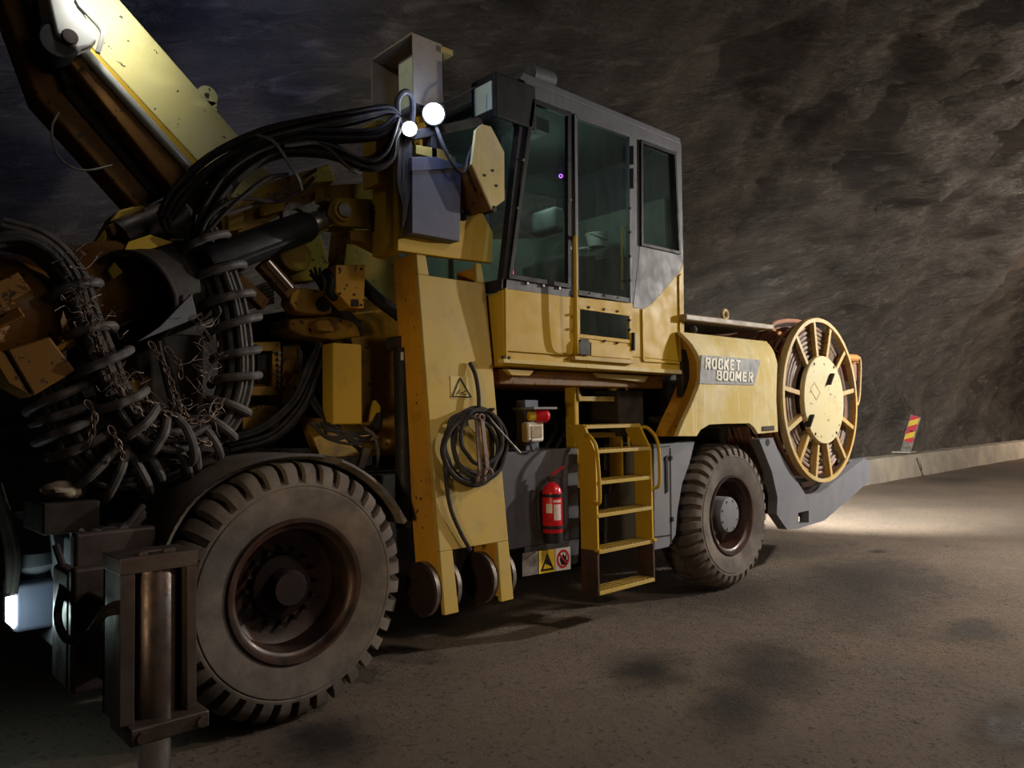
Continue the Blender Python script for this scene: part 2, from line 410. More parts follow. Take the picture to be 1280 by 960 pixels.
# hazard marker
mk = empty('hazard_marker', (20.75, 7.35, .56), 'tilted red and yellow striped hazard marker standing on concrete barrier', 'road marker')
ux = Vector((0, -.30, .955)).normalized(); rt = Vector((0, -.955, -.30)).normalized()
b0 = Vector((20.7, 7.50, .62))
def mq(m, a0, a1, h0l, h0r, h1l, h1r, dx, th):
    pts = [b0+rt*a0+ux*h0l, b0+rt*a1+ux*h0r, b0+rt*a1+ux*h1r, b0+rt*a0+ux*h1l]
    m.extr([p+Vector((dx, 0, 0)) for p in pts], (th, 0, 0))
m = MB(); mq(m, 0, .25, 0, 0, 1.0, 1.0, 0, .02); m.build('post_panel', M['steel'], mk)
m = MB(); mq(m, .01, .22, .30, .30, .99, .99, -.004, .004); m.build('red_face', M['signred'], mk)
m = MB()
for h in (.33, .68): mq(m, .01, .22, h, h+.14, h+.15, h+.29, -.007, .003)
m.build('yellow_stripe', M['signyellow'], mk)
m = MB(); mq(m, .08, .17, .57, .60, .595, .625, -.010, .003); m.build('slot', M['black'], mk)
m = MB(); m.box(20.55, 21.0, 7.2, 7.66, .59, .63); m.build('foot_plate', M['concrete'], mk, .01)

# ------------------------------------------------------------------ the drilling rig
RIG = (4.8, 4.9, 0)
rig = empty('drilling_rig', RIG, 'large yellow and grey tunnel drilling rig with cab, ladder and cable reel', 'drilling rig')
def part(m, name, mat, bevel=0, parent=None, smooth=38): return m.build(name, M[mat] if isinstance(mat, str) else mat, parent or rig, bevel, smooth)

# --- wheels
def tyre_mesh(c, R, W, nl=36, twist=.4):
    k = R/.69
    prof = [(.335,.10,0,0),(.362,.045,0,0),(.40,.03,0,0),(.47,.006,0,0),(.545,0,0,0),(.552,.006,0,0),(.560,.002,0,0),(.572,.003,.0,.0),(.580,.005,.0,.022),(.615,.014,.010,.046),(.65,.032,.036,.050),(.677,.066,.056,.03),
            (.688,.115,.056,0),(.690,W/2-.012,.052,0),(.690,W/2+.012,.052,0)]
    half = prof[:]; full = [(r, y, dr, dy, 1) for r, y, dr, dy in half] + [(r, W-y, dr, -dy, -1) for r, y, dr, dy in half[::-1]]
    steps = (0, .03, .30, .57, .62, .80, .95)
    m = MB(); loops = []
    for (r, y, dr, dy, side) in full:
        row = []
        for l in range(nl):
            for sfrac in steps:
                groove = 1.0 if .60 < sfrac < .97 else 0.0
                yy = min(y, W-y)
                sh = twist*max(0, (yy-.05))/(W/2)
                if r < .57: sh = 0
                a = 2*PI*(l+sfrac+sh+(.5 if side < 0 else 0))/nl
                if r < .57: a = 2*PI*(l+sfrac+(.5 if side < 0 else 0))/nl
                rr = (r-dr*groove)*k; y2 = y+dy*groove
                row.append((c[0]+rr*math.cos(a), c[1]+y2, c[2]+rr*math.sin(a)))
        loops.append(row)
    m.loft(loops, False, False)
    return m
def wheel(c, R, W, front):
    tp = part(tyre_mesh(c, R, W), 'tyre', 'tire', smooth=28)
    k = R/.69
    m = MB(); m.lathe([(r*k, y) for r, y in ((.372,.050),(.385,.030),(.378,.018),(.362,.020),(.350,.042),(.338,.055),(.326,.060),(.318,.09),(.31,.22),(.25,.25),(.10,.255),(.0005,.256))], c, (0, 1, 0), 72)
    rp = part(m, 'rim', 'rim')
    if front:
        m = MB(); m.lathe([(.0005,.10),(.09,.10),(.10,.115),(.105,.19),(.17,.20),(.18,.24)], c, (0, 1, 0), 40); part(m, 'hub', 'hubdark', parent=rp)
        for i in range(16):
            a = 2*PI*i/16; p = Vector((c[0]+.205*math.cos(a), c[1]+.20, c[2]+.205*math.sin(a))); m = MB(); m.cyl(p, p+Vector((0, .06, 0)), .014, 6); part(m, 'wheel_bolt', 'hubdark', parent=rp)
    else:
        m = MB(); m.lathe([(.0005,.05),(.13,.05),(.160,.056),(.168,.07),(.17,.25)], c, (0, 1, 0), 48); hb = part(m, 'hub', 'lightgrey', parent=rp)
        m = MB(); 
        for i in range(8):
            a = 2*PI*(i+.5)/8; p = Vector((c[0]+.135*math.cos(a), c[1]+.044, c[2]+.135*math.sin(a))); m.cyl(p, p+Vector((0, .02, 0)), .010, 6)
        part(m, 'hub_bolt', 'steel', parent=rp)
wheel((1.945, 3.80, .70), .70, .47, True)
wheel((6.37, 3.80, .675), .675, .47, False)
wheel((1.945, 5.55, .70), .70, .47, True)
wheel((6.37, 5.55, .675), .675, .47, False)

# --- chassis and dark bodies
m = MB(); m.box(1.3, 4.3, 4.35, 5.45, .55, 1.25); m.box(4.3, 9.0, 4.4, 5.4, .6, 1.15); part(m, 'chassis', 'dark', .02)
m = MB(); m.box(1.6, 2.3, 4.2, 5.6, .55, .85); m.box(6.2, 6.55, 4.2, 5.6, .55, .8); part(m, 'axle', 'dark', .03)
m = MB(); m.box(3.6, 5.4, 4.7, 5.7, 1.0, 1.95); part(m, 'engine_bay', 'black', .02)
m = MB(); m.box(5.45, 7.2, 4.35, 5.8, 1.15, 2.30); part(m, 'power_pack', 'dark', .03)

# --- front fender over wheel
m = MB(); FP = spline([A(*p, 3.86) for p in ((206,694),(222,660),(246,626),(285,597),(330,580),(375,574),(415,577),(452,594),(484,622),(505,655))], 3)
FP = [Vector((p.x, p.z)) for p in FP]; FO = []
for i, p in enumerate(FP):
    tg = (FP[min(i+1, len(FP)-1)]-FP[max(i-1, 0)]).normalized(); FO.append(p+Vector((-tg.y, tg.x))*.03)
for i in range(len(FP)-1): m.prism([FP[i], FP[i+1], FO[i+1], FO[i]], 3.86, 4.80)
bmesh.ops.remove_doubles(m.bm, verts=m.bm.verts, dist=1e-4)
part(m, 'front_fender', 'fender')

# --- tail
tail = [(949,549),(966,547),(972,562),(1007,618),(1025,616),(1080,573),(1087,577),(1087,601),(1030,651),(1012,657)]
low = [(994,662),(984,662),(971,643),(972,622),(965,590)]
m = MB(); m.ring([(998,641),(1010,638),(1010,653),(998,656)], 0, 3.74, .06, inner=[(998.1,641.1),(1009.9,638.1),(1009.9,652.9),(998.1,655.9)])
m = MB()
T = [(949,549),(966,547),(972,562),(1007,618),(1011,618.5),(1011,637),(998,640),(998,656),(1011,653),(1011,618.5),(1025,616),(1080,573),(1087,577),(1087,601),(1030,651),(994,662),(984,662),(971,643),(972,622),(965,590)]
m.poly([(949,549),(966,547),(972,562),(998,604),(998,661),(984,662),(971,643),(972,622),(965,590)], 3.74, .10)
m.poly([(998,604),(1007,618),(1011,618.3),(1011,638),(998,641)], 3.74, .10)
m.poly([(998,656),(1011,653),(1011,656.5),(998,661)], 3.74, .10)
m.poly([(1011,618.3),(1025,616),(1080,573),(1087,577),(1087,601),(1030,651),(1011,656.5)], 3.74, .10)
tl = part(m, 'tail_plate', 'lightgrey')
m = MB(); p = A(960, 553, 3.735); m.cyl(p, p+Vector((0, .02, 0)), .035, 16); part(m, 'pin', 'dark', parent=tl)
m = MB(); m.prism([(7.75,.78),(7.95,.80),(9.15,1.03),(9.2,1.03),(9.2,.80),(8.2,.55),(7.75,.52)], 3.84, 5.75); part(m, 'tail_deck', 'rust', .01)
m = MB(); m.box(7.9, 9.2, 5.75, 5.85, .55, 1.1); part(m, 'far_tail_plate', 'grey', .01)
m = MB(); m.box(8.95, 9.1, 3.95, 4.12, 1.02, 1.12); m.cyl((9.0,4.03,1.1),(9.12,4.03,1.2),.03,10); part(m, 'tail_bracket', 'dark', .01)

# --- grey cabinet before the rear wheel
m = MB(); m.poly([(817,555.5),(869,551),(862,580),(853,605),(847,640),(845,668),(836,684),(818,688)], 3.86, .55)
cb = part(m, 'rear_cabinet', 'lightgrey', .008)
m = MB(); m.poly([(832,571),(835.5,569),(836,614),(833,617)], 3.848, .02); part(m, 'door_slot', 'black', .004, cb)
m = MB(); m.poly([(837.6,560),(838.8,560),(840,680),(838.8,680)], 3.855, .01); m.poly([(815,559.5),(838,557),(838,558),(815,560.5)], 3.855, .01); m.poly([(815,671),(840,668),(840,669.5),(815,672.5)], 3.855, .01); part(m, 'door_seam', 'dark', parent=cb)
m = MB(); m.poly([(838.5,570),(841,570),(841,575),(838.5,575)], 3.845, .015); m.poly([(840,646),(842.5,646),(842.5,652),(840,652)], 3.845, .015); part(m, 'latch', 'black', .002, cb)

# --- hood side cover
hood = [(866,412.5),(975,425),(972,455),(970.5,500),(973,540),(947.5,542.5),(943,535),(937,529.5),(905,530),(887,531),(876,537.5),(871,545.5),(847,545.5),(856,524),(865,505),(873,485),(876.5,472),(876,452),(871,430)]
m = MB(); m.poly(hood, 3.62, .045)
for zc in (2.05, 2.15, 2.22, 2.27, 2.31): bmesh.ops.bisect_plane(m.bm, geom=m.bm.verts[:]+m.bm.edges[:]+m.bm.faces[:], plane_co=(0, 0, zc), plane_no=(0, 0, 1))
for v in m.bm.verts:
    if v.co.z > 2.05: v.co.y += .14*((v.co.z-2.05)/.3)**2.2
hd = part(m, 'hood_side_cover', 'dusty', .006)
m = MB(); m.poly([(877,443.5),(951,450),(942.5,481.5),(874.5,479.5)], 3.614, .006)
for v in m.bm.verts: pass
part(m, 'lettering_band', 'signgrey', parent=hd)
m = MB(); m.poly([(953,533),(968,532),(968,538),(953,539)], 3.612, .02); part(m, 'cover_handle', 'dark', .004, hd)
m = MB(); m.ball(A(866, 412, 3.78), .04, .04, .04); part(m, 'hinge', 'dark', parent=hd)
m = MB(); m.box(5.55, 6.95, 3.66, 4.3, 1.55, 1.62); m.box(5.55, 7.0, 3.78, 3.85, 1.5, 2.2); part(m, 'hood_inner_panel', 'dark', .01)
m = MB(); HE = [A(*p, 3.66) for p in ((866,412.5),(871,430),(876,452),(876.5,472),(873,485),(865,505),(856,524),(847,545.5))]
for p in HE: p.y += .14*max(0, (p.z-2.05)/.3)**2.2
m.loft([[p, p+Vector((.02,0,0)), p+Vector((.02,.24,0)), p+Vector((0,.24,0))] for p in HE]); part(m, 'hood_front_edge', 'web', 0, hd)
# hood lid raised a little
l0, l1 = A(858, 397, 3.72), A(968, 410, 3.72)
m = MB(); m.extr([(l0.x, 3.72, l0.z-.02), (l1.x, 3.72, l1.z-.02), (l1.x, 3.72, l1.z+.035), (l0.x, 3.72, l0.z+.035)], (0, 1.9, .05))
ld = part(m, 'hood_lid', 'housing', .012)
p = A(906, 396, 3.95); m = MB(); m.torus(p+Vector((0,0,.02)), (0, 1, 0), .045, .018, 20, 8); m.box(p.x-.05, p.x+.05, p.y-.012, p.y+.012, p.z-.06, p.z-.02); part(m, 'lifting_eye', 'tan', parent=ld)

GLYPH = {   # strokes of bold block letters in a box 0.62 wide and 1 high
 'R': [[(.1,0),(.1,1)],[(.1,.9),(.42,.9),(.52,.82),(.52,.60),(.42,.5),(.1,.5)],[(.28,.5),(.54,0)]],
 'O': [[(.1,.16),(.1,.84),(.2,.9),(.42,.9),(.52,.84),(.52,.16),(.42,.1),(.2,.1),(.1,.16)]],
 'C': [[(.52,.66),(.52,.84),(.42,.9),(.2,.9),(.1,.84),(.1,.16),(.2,.1),(.42,.1),(.52,.16),(.52,.34)]],
 'K': [[(.1,0),(.1,1)],[(.12,.42),(.54,1)],[(.26,.58),(.56,0)]],
 'E': [[(.1,0),(.1,1)],[(.1,.9),(.52,.9)],[(.1,.5),(.48,.5)],[(.1,.1),(.52,.1)]],
 'T': [[(.0,.9),(.6,.9)],[(.3,0),(.3,.9)]],
 'B': [[(.1,0),(.1,1)],[(.1,.9),(.40,.9),(.5,.83),(.5,.60),(.40,.52),(.1,.52)],[(.40,.52),(.53,.43),(.53,.17),(.42,.1),(.1,.1)]],
 'M': [[(.08,0),(.08,1)],[(.66,0),(.66,1)],[(.1,.95),(.37,.3)],[(.64,.95),(.37,.3)]]}
def text(s, pxa, pxb, y, mat, parent):
    # block lettering between two corners (lower left, upper right) on plane y
    a, b = A(*pxa, y), A(*pxb, y); hgt = b.z-a.z; adv = []; x = 0
    for ch in s: adv.append(x); x += (.94 if ch == 'M' else .78)
    k = (b.x-a.x)/(x-.16)
    m = MB(); w = .17
    for ch, x0 in zip(s, adv):
        yk = y
        for st in GLYPH[ch]:
            P = [Vector((a.x+(x0+u+.10*v)*k, 0, a.z+v*hgt)) for u, v in st]
            for p, q in zip(P, P[1:]):
                d = (q-p).normalized(); n_ = Vector((-d.z, 0, d.x)); ww = abs(n_.x)*w*k/2*1.05+abs(n_.z)*w*hgt/2*.95; n_ = n_*ww
                e_ = d*(.03*hgt if len(P) > 2 else 0)
                yk -= .0006; yv = Vector((0, yk, 0))
                m.extr([p-e_-n_+yv, q+e_-n_+yv, q+e_+n_+yv, p-e_+n_+yv], (0, y+.003-yk, 0))
    return part(m, 'lettering', mat, 0, parent)
text('ROCKET', (881.5, 461), (925, 450), 3.610, 'letters', hd)
text('BOOMER', (895.5, 475.5), (940.5, 465.5), 3.610, 'letters', hd)

# --- cable reel
RC = Vector((7.99, 3.66, 1.765))
m = MB(); m.lathe([(.845,0),(.885,0),(.892,.012),(.892,.07),(.868,.075),(.862,.03),(.845,.02),(.845,0)], RC, (0, 1, 0), 96); reel = part(m, 'reel_rim', 'tan')
for ang in (97, 70, 41, 8, -22, -50, -78, -103, -130, -158, 172, 128):
    a = math.radians(ang); d = Vector((math.cos(a), 0, math.sin(a))); m = MB()
    m.bar(RC+d*.44+Vector((0,.02,0)), RC+d*.865+Vector((0,.02,0)), .045, .016, (0, 1, 0))
    m.bar(RC+d*.44+Vector((0,.05,0))-d.cross(Vector((0,1,0)))*.02, RC+d*.86+Vector((0,.05,0))-d.cross(Vector((0,1,0)))*.02, .012, .07, (0, 1, 0))
    part(m, 'reel_spoke', 'tan', 0, reel)
m = MB(); m.lathe([(.0005,-.02),(.468,-.02),(.475,-.012),(.475,.03),(.40,.04),(.0005,.04)], RC, (0, 1, 0), 72); part(m, 'reel_disc', 'disc', 0, reel)
for px, py in ((1037,474),(1011.5,526)):
    p = A(px, py, 3.63); m = MB(); m.bar(p+Vector((-.05,0,-.06)), p+Vector((.05,0,.06)), .02, .075, (0, 1, 0)); part(m, 'disc_latch', 'dark', .004, reel)
m = MB()
for a in (120, 55, -55, -125):
    p = RC+Vector((.44*math.cos(math.radians(a)), -.025, .44*math.sin(math.radians(a)))); m.cyl(p, p+Vector((0, .02, 0)), .016, 8)
part(m, 'disc_bolt', 'dark', 0, reel)
p = A(1019, 489, 3.636); m = MB(); m.ring([(1013,487),(1018,477),(1026,491),(1021,501)], .012, 3.637, .004); part(m, 'disc_mark', 'tan', 0, reel)
m = MB(); m.lathe([(.40,.05),(.40,.95)], RC, (0, 1, 0), 48); part(m, 'reel_drum', 'rust', 0, reel)
m = MB(); m.lathe([(.40,1.02),(.88,1.02),(.89,1.05),(.88,1.08),(.40,1.08)], RC, (0, 1, 0), 72); part(m, 'reel_back_flange', 'reelorange', 0, reel)
for i in range(7):
    m = MB(); R_ = .49+.05*i
    m.torus(RC+Vector((0, .095+.006*math.sin(i*2.1), 0)), (0.006*math.sin(i), 1, 0.006*math.cos(i*1.7)), R_, .0235, 72, 8); part(m, 'cable_layer', 'cablegrey' if i < 6 else 'cableskin', 0, reel)
for i in range(17):
    m = MB(); m.torus(RC+Vector((0, .16+.048*i, 0)), (.03*math.sin(i*1.3), 1, .03*math.cos(i*.9)), .80+.012*math.sin(i*2.3), .024, 72, 8); part(m, 'cable_turn', 'cableskin', 0, reel)
m = MB(); m.tube([A(962,412,4.0), A(968,404,4.2), A(985,401,4.3), A(1003,404,4.3), A(1012,420,4.2)], .028, 8, 5); part(m, 'loose_cable', 'cableskin')
m = MB()
for i in range(3): m.tube([A(940+i*3,411,3.9), A(952,408+i*2,3.85), A(962,411-i,3.85), A(976,416+i*2,3.9)], .014, 6, 4)
part(m, 'orange_strap', 'reelorange')
# reel guide arm
m = MB(); m.poly([(1046,444),(1064,443),(1073,446),(1074,454),(1060,456),(1046,452)], 4.0, .25); m.cyl(A(1052,447,3.97), A(1070,448,3.97), .05, 16); ga = part(m, 'cable_guide', 'reelorange', .01)
m = MB(); m.poly([(1060,455),(1071,455),(1072,477),(1061,477)], 4.0, .2); part(m, 'guide_roller_box', 'cableskin', .012, ga)
m = MB(); m.tube([A(1070,446,3.98), A(1074.5,449,3.97), A(1075,465,3.97), A(1074,492,3.97), A(1072,504,3.97), A(1070,505,3.97)], .02, 8, 5); part(m, 'guide_rod', 'tan', 0, ga)
gx = A(1060,455,4.2).x
m = MB(); m.box(8.95, 9.1, 4.3, 4.5, .95, 2.2); m.bar((9.0,4.4,2.15),(gx,4.15,2.25),.1,.1); part(m, 'guide_post', 'dark', .01, ga)
m = MB(); m.box(7.85, 8.15, 4.78, 5.3, .8, 1.9); m.cyl((7.99,4.6,1.765),(7.99,5.2,1.765),.12,20); part(m, 'reel_stand', 'dark', .01)

# --- cab
Y0 = 3.80
def cabp(px, y=Y0): v = A(px[0], px[1], y); return v.x, v.z
m = MB(); yl = [(628,360),(714,371),(791,384),(806,385),(815,379),(850,339),(854.5,326),(856,467),(630,453)]
m.poly([(628,360),(714,371),(721,372),(722,446),(630.5,438),(629,400)], Y0, .05); m.poly([(790,384),(806,385),(815,379),(850,339),(854.5,326),(856,452),(790,446)], Y0, .05); m.poly([(630,437),(722,445),(790,446),(856,452),(856,467),(630,453)], Y0+.002, .05)
m.box(3.47, 3.52, 3.85, 5.3, 2.02, 2.49); m.box(3.5, 5.6, 5.25, 5.3, 2.02, 2.49); m.box(3.47, 5.6, 3.82, 5.3, 1.98, 2.03); m.box(5.56, 5.61, 3.85, 5.3, 2.02, 2.6)
cab = part(m, 'cab', 'yellow', .006)
m = MB(); m.poly([(629,448),(856,463),(856,468),(630,453.5)], 3.785, .06); part(m, 'cab_sill', 'dusty', .004, cab)
for pl in ([(632,360),(634,360.3),(635,450),(632.6,450)], [(634,437),(712,443),(712,444.5),(634,438.5)], [(803,386),(805,386),(806,450),(804,450)], [(849,345),(852,342),(853,452),(850.5,452)], [(805,450),(850,453),(850,455),(805,452)]):
    m = MB(); m.poly(pl, 3.786, .02); part(m, 'cab_seam_strip', 'yellow', .003, cab)
m = MB()
for a, b in ((629.5,446.5),(636,447)): p = A(a+.8, b, 3.782); m.cyl(p, p+Vector((0,.02,0)), .012, 8)
part(m, 'sill_bolt', 'dark', 0, cab)
m = MB()   # grey upper frame
m.poly([(655,100),(852,180),(852,191),(663,121)], Y0, .06)
m.poly([(713,139),(719,141),(722,371),(714,369)], Y0+.004, .06)
m.poly([(628,350),(635,346),(714,357),(714,372),(628,361)], Y0, .055)
m.poly([(722,366),(791,374),(791,385),(722,374)], Y0+.003, .05)
m.poly([(789,166),(802,171),(802,309),(806,385),(791,385)], Y0, .06)
m.poly([(845,187),(852,190),(854.5,327),(850,320)], Y0, .06)
m.poly([(801,170),(846,188),(846,193),(801,177)], Y0+.003, .05)
m.poly([(791,385),(800,305),(851,317),(854.5,326),(850,340),(815,380),(806,386)], Y0-.003, .055)
gf = part(m, 'cab_upper_frame', 'grey', .006)
m = MB(); m.poly([(655,104),(664.5,122),(637,350),(628,352)], Y0, .06); part(m, 'windshield_post', 'black', .006, cab)
m = MB()  # remaining upper shell: roof, rear, far posts
ztop = A(750, 140, Y0).z; zt = 4.05
m.prism([(3.66,zt),(5.66,zt),(5.66,zt+.06),(3.70,zt+.06)], 3.80, 5.32)
m.box(5.55, 5.60, 3.86, 5.25, 2.5, 4.05); m.box(3.70, 3.78, 5.22, 5.30, 2.5, 4.05); m.box(4.55, 4.62, 5.23, 5.30, 2.5, 4.05)
part(m, 'cab_roof', 'grey', .01, cab)
m = MB(); m.box(3.5, 5.56, 5.18, 5.22, 2.03, 3.02); m.extr([(3.75,5.18,3.02),(5.56,5.18,3.02),(5.56,5.18,3.45),(3.75,5.18,3.15)], (0,.04,0)); m.box(5.50,5.54,3.88,5.2,2.05,3.55); part(m, 'cab_liner', 'liner', 0, cab)
m = MB(); m.box(3.75, 5.5, 3.9, 5.2, 4.0, 4.04); m.extr([(3.75,5.15,3.75),(5.56,5.15,3.85),(5.56,5.15,4.0),(3.75,5.15,4.0)], (0,.04,0)); part(m, 'cab_headliner', 'liner_dark', 0, cab)
m = MB(); m.extr([(3.47,3.87,2.50),(3.47,5.2,2.50),(3.71,5.2,4.04),(3.71,3.87,4.04)], (.012,0,0)); part(m, 'windshield', 'glass', 0, cab)
m = MB(); m.extr([(3.45,3.80,2.50),(3.45,5.3,2.50),(3.46,5.3,2.58),(3.46,3.80,2.58)], (.05,0,0)); m.bar((3.47,5.26,2.5),(3.70,5.26,4.05),.06,.06); part(m, 'windshield_frame', 'black', .004, cab)
def window(name, out, k, y, bar_mat='black'):
    m = MB(); m.ring(out, k, y-.020, .035); fr = part(m, name, bar_mat, .003, cab)
    m = MB(); m.poly(out, y+.012, .008); part(m, 'window_glass', 'glass', 0, cab)
    return fr
window('window_gasket', [(665.5,122),(714,141),(714,360.5),(636,348)], .035, Y0)
window('window_gasket', [(801.5,174),(845.5,190.5),(851.5,318),(802,307)], .028, Y0)
m = MB()
for px, py in ((661,150),(655,200),(648,260),(642,320),(660,354),(680,357),(700,360),(713,160),(713,200),(714,250),(714,310)):
    p = A(px, py, Y0-.02); m.cyl(p, p+Vector((0,.02,0)), .010, 6)
part(m, 'frame_bolt', 'steel', 0, cab)
# door
m = MB(); D = [(718,141),(790,167),(791.5,452),(720.5,446)]
m.ring(D, .035, Y0-.02, .04, inner=[(725,150),(786.5,173.5),(786.5,374),(723,364)][0:0] or None)
dr = part(m, 'cab_door', 'grey', .004)
m = MB(); m.poly([(720,371),(791,379),(791,394.5),(720,386)], Y0-.022, .03); m.poly([(720,418),(791,425),(791.5,452),(720.5,446)], Y0-.022, .03); m.poly([(720,386),(725,386.6),(725,418.6),(720,418)], Y0-.022, .03); m.poly([(786.5,394),(791,394.4),(791,425),(786.5,424.5)], Y0-.022, .03)
part(m, 'door_lower_panel', 'yellow', .004, dr)
m = MB(); m.poly([(723,362),(787,372),(787,378.5),(723,369)], Y0-.035, .03); part(m, 'window_bar', 'black', .004, dr)
m = MB(); m.poly([(722,150),(787.5,174),(787.5,373),(723,363)], Y0-.005, .008); part(m, 'door_glass', 'glass', 0, dr)
m = MB(); m.ring([(722,381),(789.5,391),(790,429.5),(722,422)], .03, Y0-.03, .015); part(m, 'pane_frame', 'yellow', .003, dr)
m = MB(); m.poly([(725,387),(786.5,394),(787,424.5),(725,418.5)], Y0-.027, .008); part(m, 'door_lower_glass', 'glass', 0, dr)
m = MB(); m.poly([(723.5,429),(727,424),(735,424),(738,428),(738,444.5),(723.5,443)], Y0-.045, .03); part(m, 'door_latch', 'black', .004, dr)
m = MB(); m.poly([(739,428),(789,433),(789,449),(739,445)], Y0-.03, .012); part(m, 'door_kick_plate', 'yellow', .003, dr)
m = MB(); m.poly([(719,445),(793,451),(793,455),(719,449.5)], Y0-.04, .05); part(m, 'door_sill', 'column', .003, dr)
for (ya, yb, xx) in ((183,205,790),(211,235,790),(416,438,791.5)):
    p, q = A(xx, ya, Y0-.035), A(xx, yb, Y0-.035); m = MB(); m.cyl(p, q, .016, 10); part(m, 'door_hinge', 'black', 0, dr)
m = MB()
for px, py in ((737,384),(756,386.5),(773,389),(757,426),(773,428.5),(788,400),(788,412),(721,392),(721,410),(738,366.5),(756,369),(773,372),(788.5,290),(788.5,320),(788.5,350),(788.5,260)):
    p = A(px, py, Y0-.04); m.cyl(p, p+Vector((0,.02,0)), .010, 6)
part(m, 'door_bolt', 'dark', 0, dr)
m = MB(); m.tube([A(719,296,3.80), A(718.6,300,3.72), A(719,320,3.70), A(720,400,3.70), A(720.6,436,3.72), A(721,441,3.80)], .016, 10, 4); part(m, 'grab_rail', 'yellow', 0, cab)
m = MB(); m.tube([A(787,283,3.9), A(780,286,3.92), A(778.5,300,3.93), A(778,362,3.93)], .012, 8, 5); part(m, 'inner_rail', 'yellow', 0, cab)
m = MB(); m.box(4.86, 4.90, 5.14, 5.18, 2.1, 3.95); m.box(4.1,4.14,5.13,5.17,2.1,3.95); part(m, 'inner_post', 'liner', .004, cab)
m = MB(); a, b = A(752,193,4.6), A(779,184,4.6); m.bar(a, b, .08, .05); part(m, 'interior_lamp', 'lens', .01, cab)
# seat and console
sx = A(690, 320, 4.45).x
m = MB(); m.box(sx-.02, sx+.16, 4.22, 4.70, 2.45, 3.02); se = part(m, 'seat', 'seat', .06)
m = MB(); hp = A(686, 276, 4.45); m.box(hp.x-.07, hp.x+.07, 4.30, 4.62, hp.z-.12, hp.z+.10); part(m, 'headrest', 'seat', .05, se)
m = MB(); m.box(sx-.45, sx+.05, 4.2, 4.72, 2.30, 2.47); part(m, 'seat_cushion', 'seat', .05, se)
m = MB(); m.cyl((sx-.2,4.45,2.03),(sx-.2,4.45,2.35),.1,16); part(m, 'seat_post', 'dark', 0, se)
c1 = A(722,318,4.3); c2 = A(786,306,4.3)
m = MB(); m.prism([(c1.x-.05,2.03),(c2.x+.2,2.03),(c2.x+.2,c2.z-.09),(c1.x-.05,c1.z-.02)], 4.25, 4.95); cn = part(m, 'console', 'liner_dark', .02)
m = MB(); m.poly([(746,320),(760,322),(746,326)], 4.235, .012); m.poly([(736,312),(744,311),(744,314),(736,315)], 4.24, .012); part(m, 'console_label', 'liner', 0, cn)
m = MB(); p = A(640,338,4.1); m.box(p.x-.02, p.x+.02, p.y, p.y+.12, p.z-.03, p.z+.03); part(m, 'dash_display', 'led_red', .004, cab)
m = MB(); p = A(701,220,4.9); m.torus(p, (.7,.7,.1), .016, .005, 16, 6); part(m, 'violet_reflection', 'violet_glow', 0, cab)  # glowing ring added in place of a violet reflection
# roof light and cab-mounted floodlight
m = MB(); a, b = A(660,92,3.9), A(690,102,3.9); m.tube([a, a.lerp(b,.06), a.lerp(b,.94), b], [.055,.07,.07,.055], 16, 1); rl = part(m, 'roof_beacon', 'grey')
m = MB(); p = a.lerp(b,.5); m.box(p.x-.05, p.x+.05, 3.85, 3.95, p.z-.12, p.z-.05); part(m, 'beacon_bracket', 'dark', .005, rl)
p0 = A(619,91,3.78); p1 = A(620,140,3.78); xL = p0.x; yF = AX(588,104,xL).y
m = MB(); m.box(xL, xL+.40, 3.78, yF, p1.z-.03, p0.z+.02); fl = part(m, 'cab_floodlight', 'black', .015)
m = MB(); m.box(xL-.012, xL+.01, 3.81, yF-.05, p1.z+.03, p0.z-.045); part(m, 'lens', 'lens', .004, fl)
m = MB(); m.bar((xL+.2,4.0,p1.z-.05),(xL+.2,4.0,p1.z-.25),.05,.05); m.box(xL+.38,xL+.6,3.85,4.1,p1.z+.02,p1.z+.12); part(m, 'floodlight_bracket', 'dark', .004, fl)

# --- under the cab
m = MB(); m.box(3.55, 5.5, 3.95, 5.2, 1.86, 1.97); ub = part(m, 'cab_deck', 'orange', .01)
m = MB(); m.poly([(632,461),(668,463),(662,470),(640,469)], 3.86, .04); part(m, 'deck_bracket', 'column', .004, ub)
m = MB(); m.poly([(745,466),(812,470),(806,478),(790,476),(770,474),(750,472)], 3.90, .04); part(m, 'deck_bracket', 'column', .004, ub)
m = MB(); m.box(5.0, 5.35, 4.05, 4.4, 1.45, 1.85); part(m, 'air_tank', 'dark', .02)
m = MB()
for i in range(5):
    x_ = 3.6+.09*i; m.cyl((x_, 4.5, .9), (x_, 4.5, 1.9), .022, 8)
part(m, 'riser_hose', 'rubber')
m = MB()
for i in range(6):
    x_ = 4.25+.13*i; m.tube([(x_,4.62,1.8),(x_+.05,4.5,1.55),(x_-.04,4.55,1.3),(x_+.02,4.5,.8)], .018, 8, 4)
part(m, 'under_hose', 'rubber')
m = MB(); m.box(4.35, 5.15, 4.25, 4.4, .95, 1.15); vb = part(m, 'valve_block', 'dark', .01)
m = MB(); m.box(4.78, 4.88, 4.235, 4.25, 1.02, 1.10); part(m, 'valve_tag', 'signyellow', 0, vb)

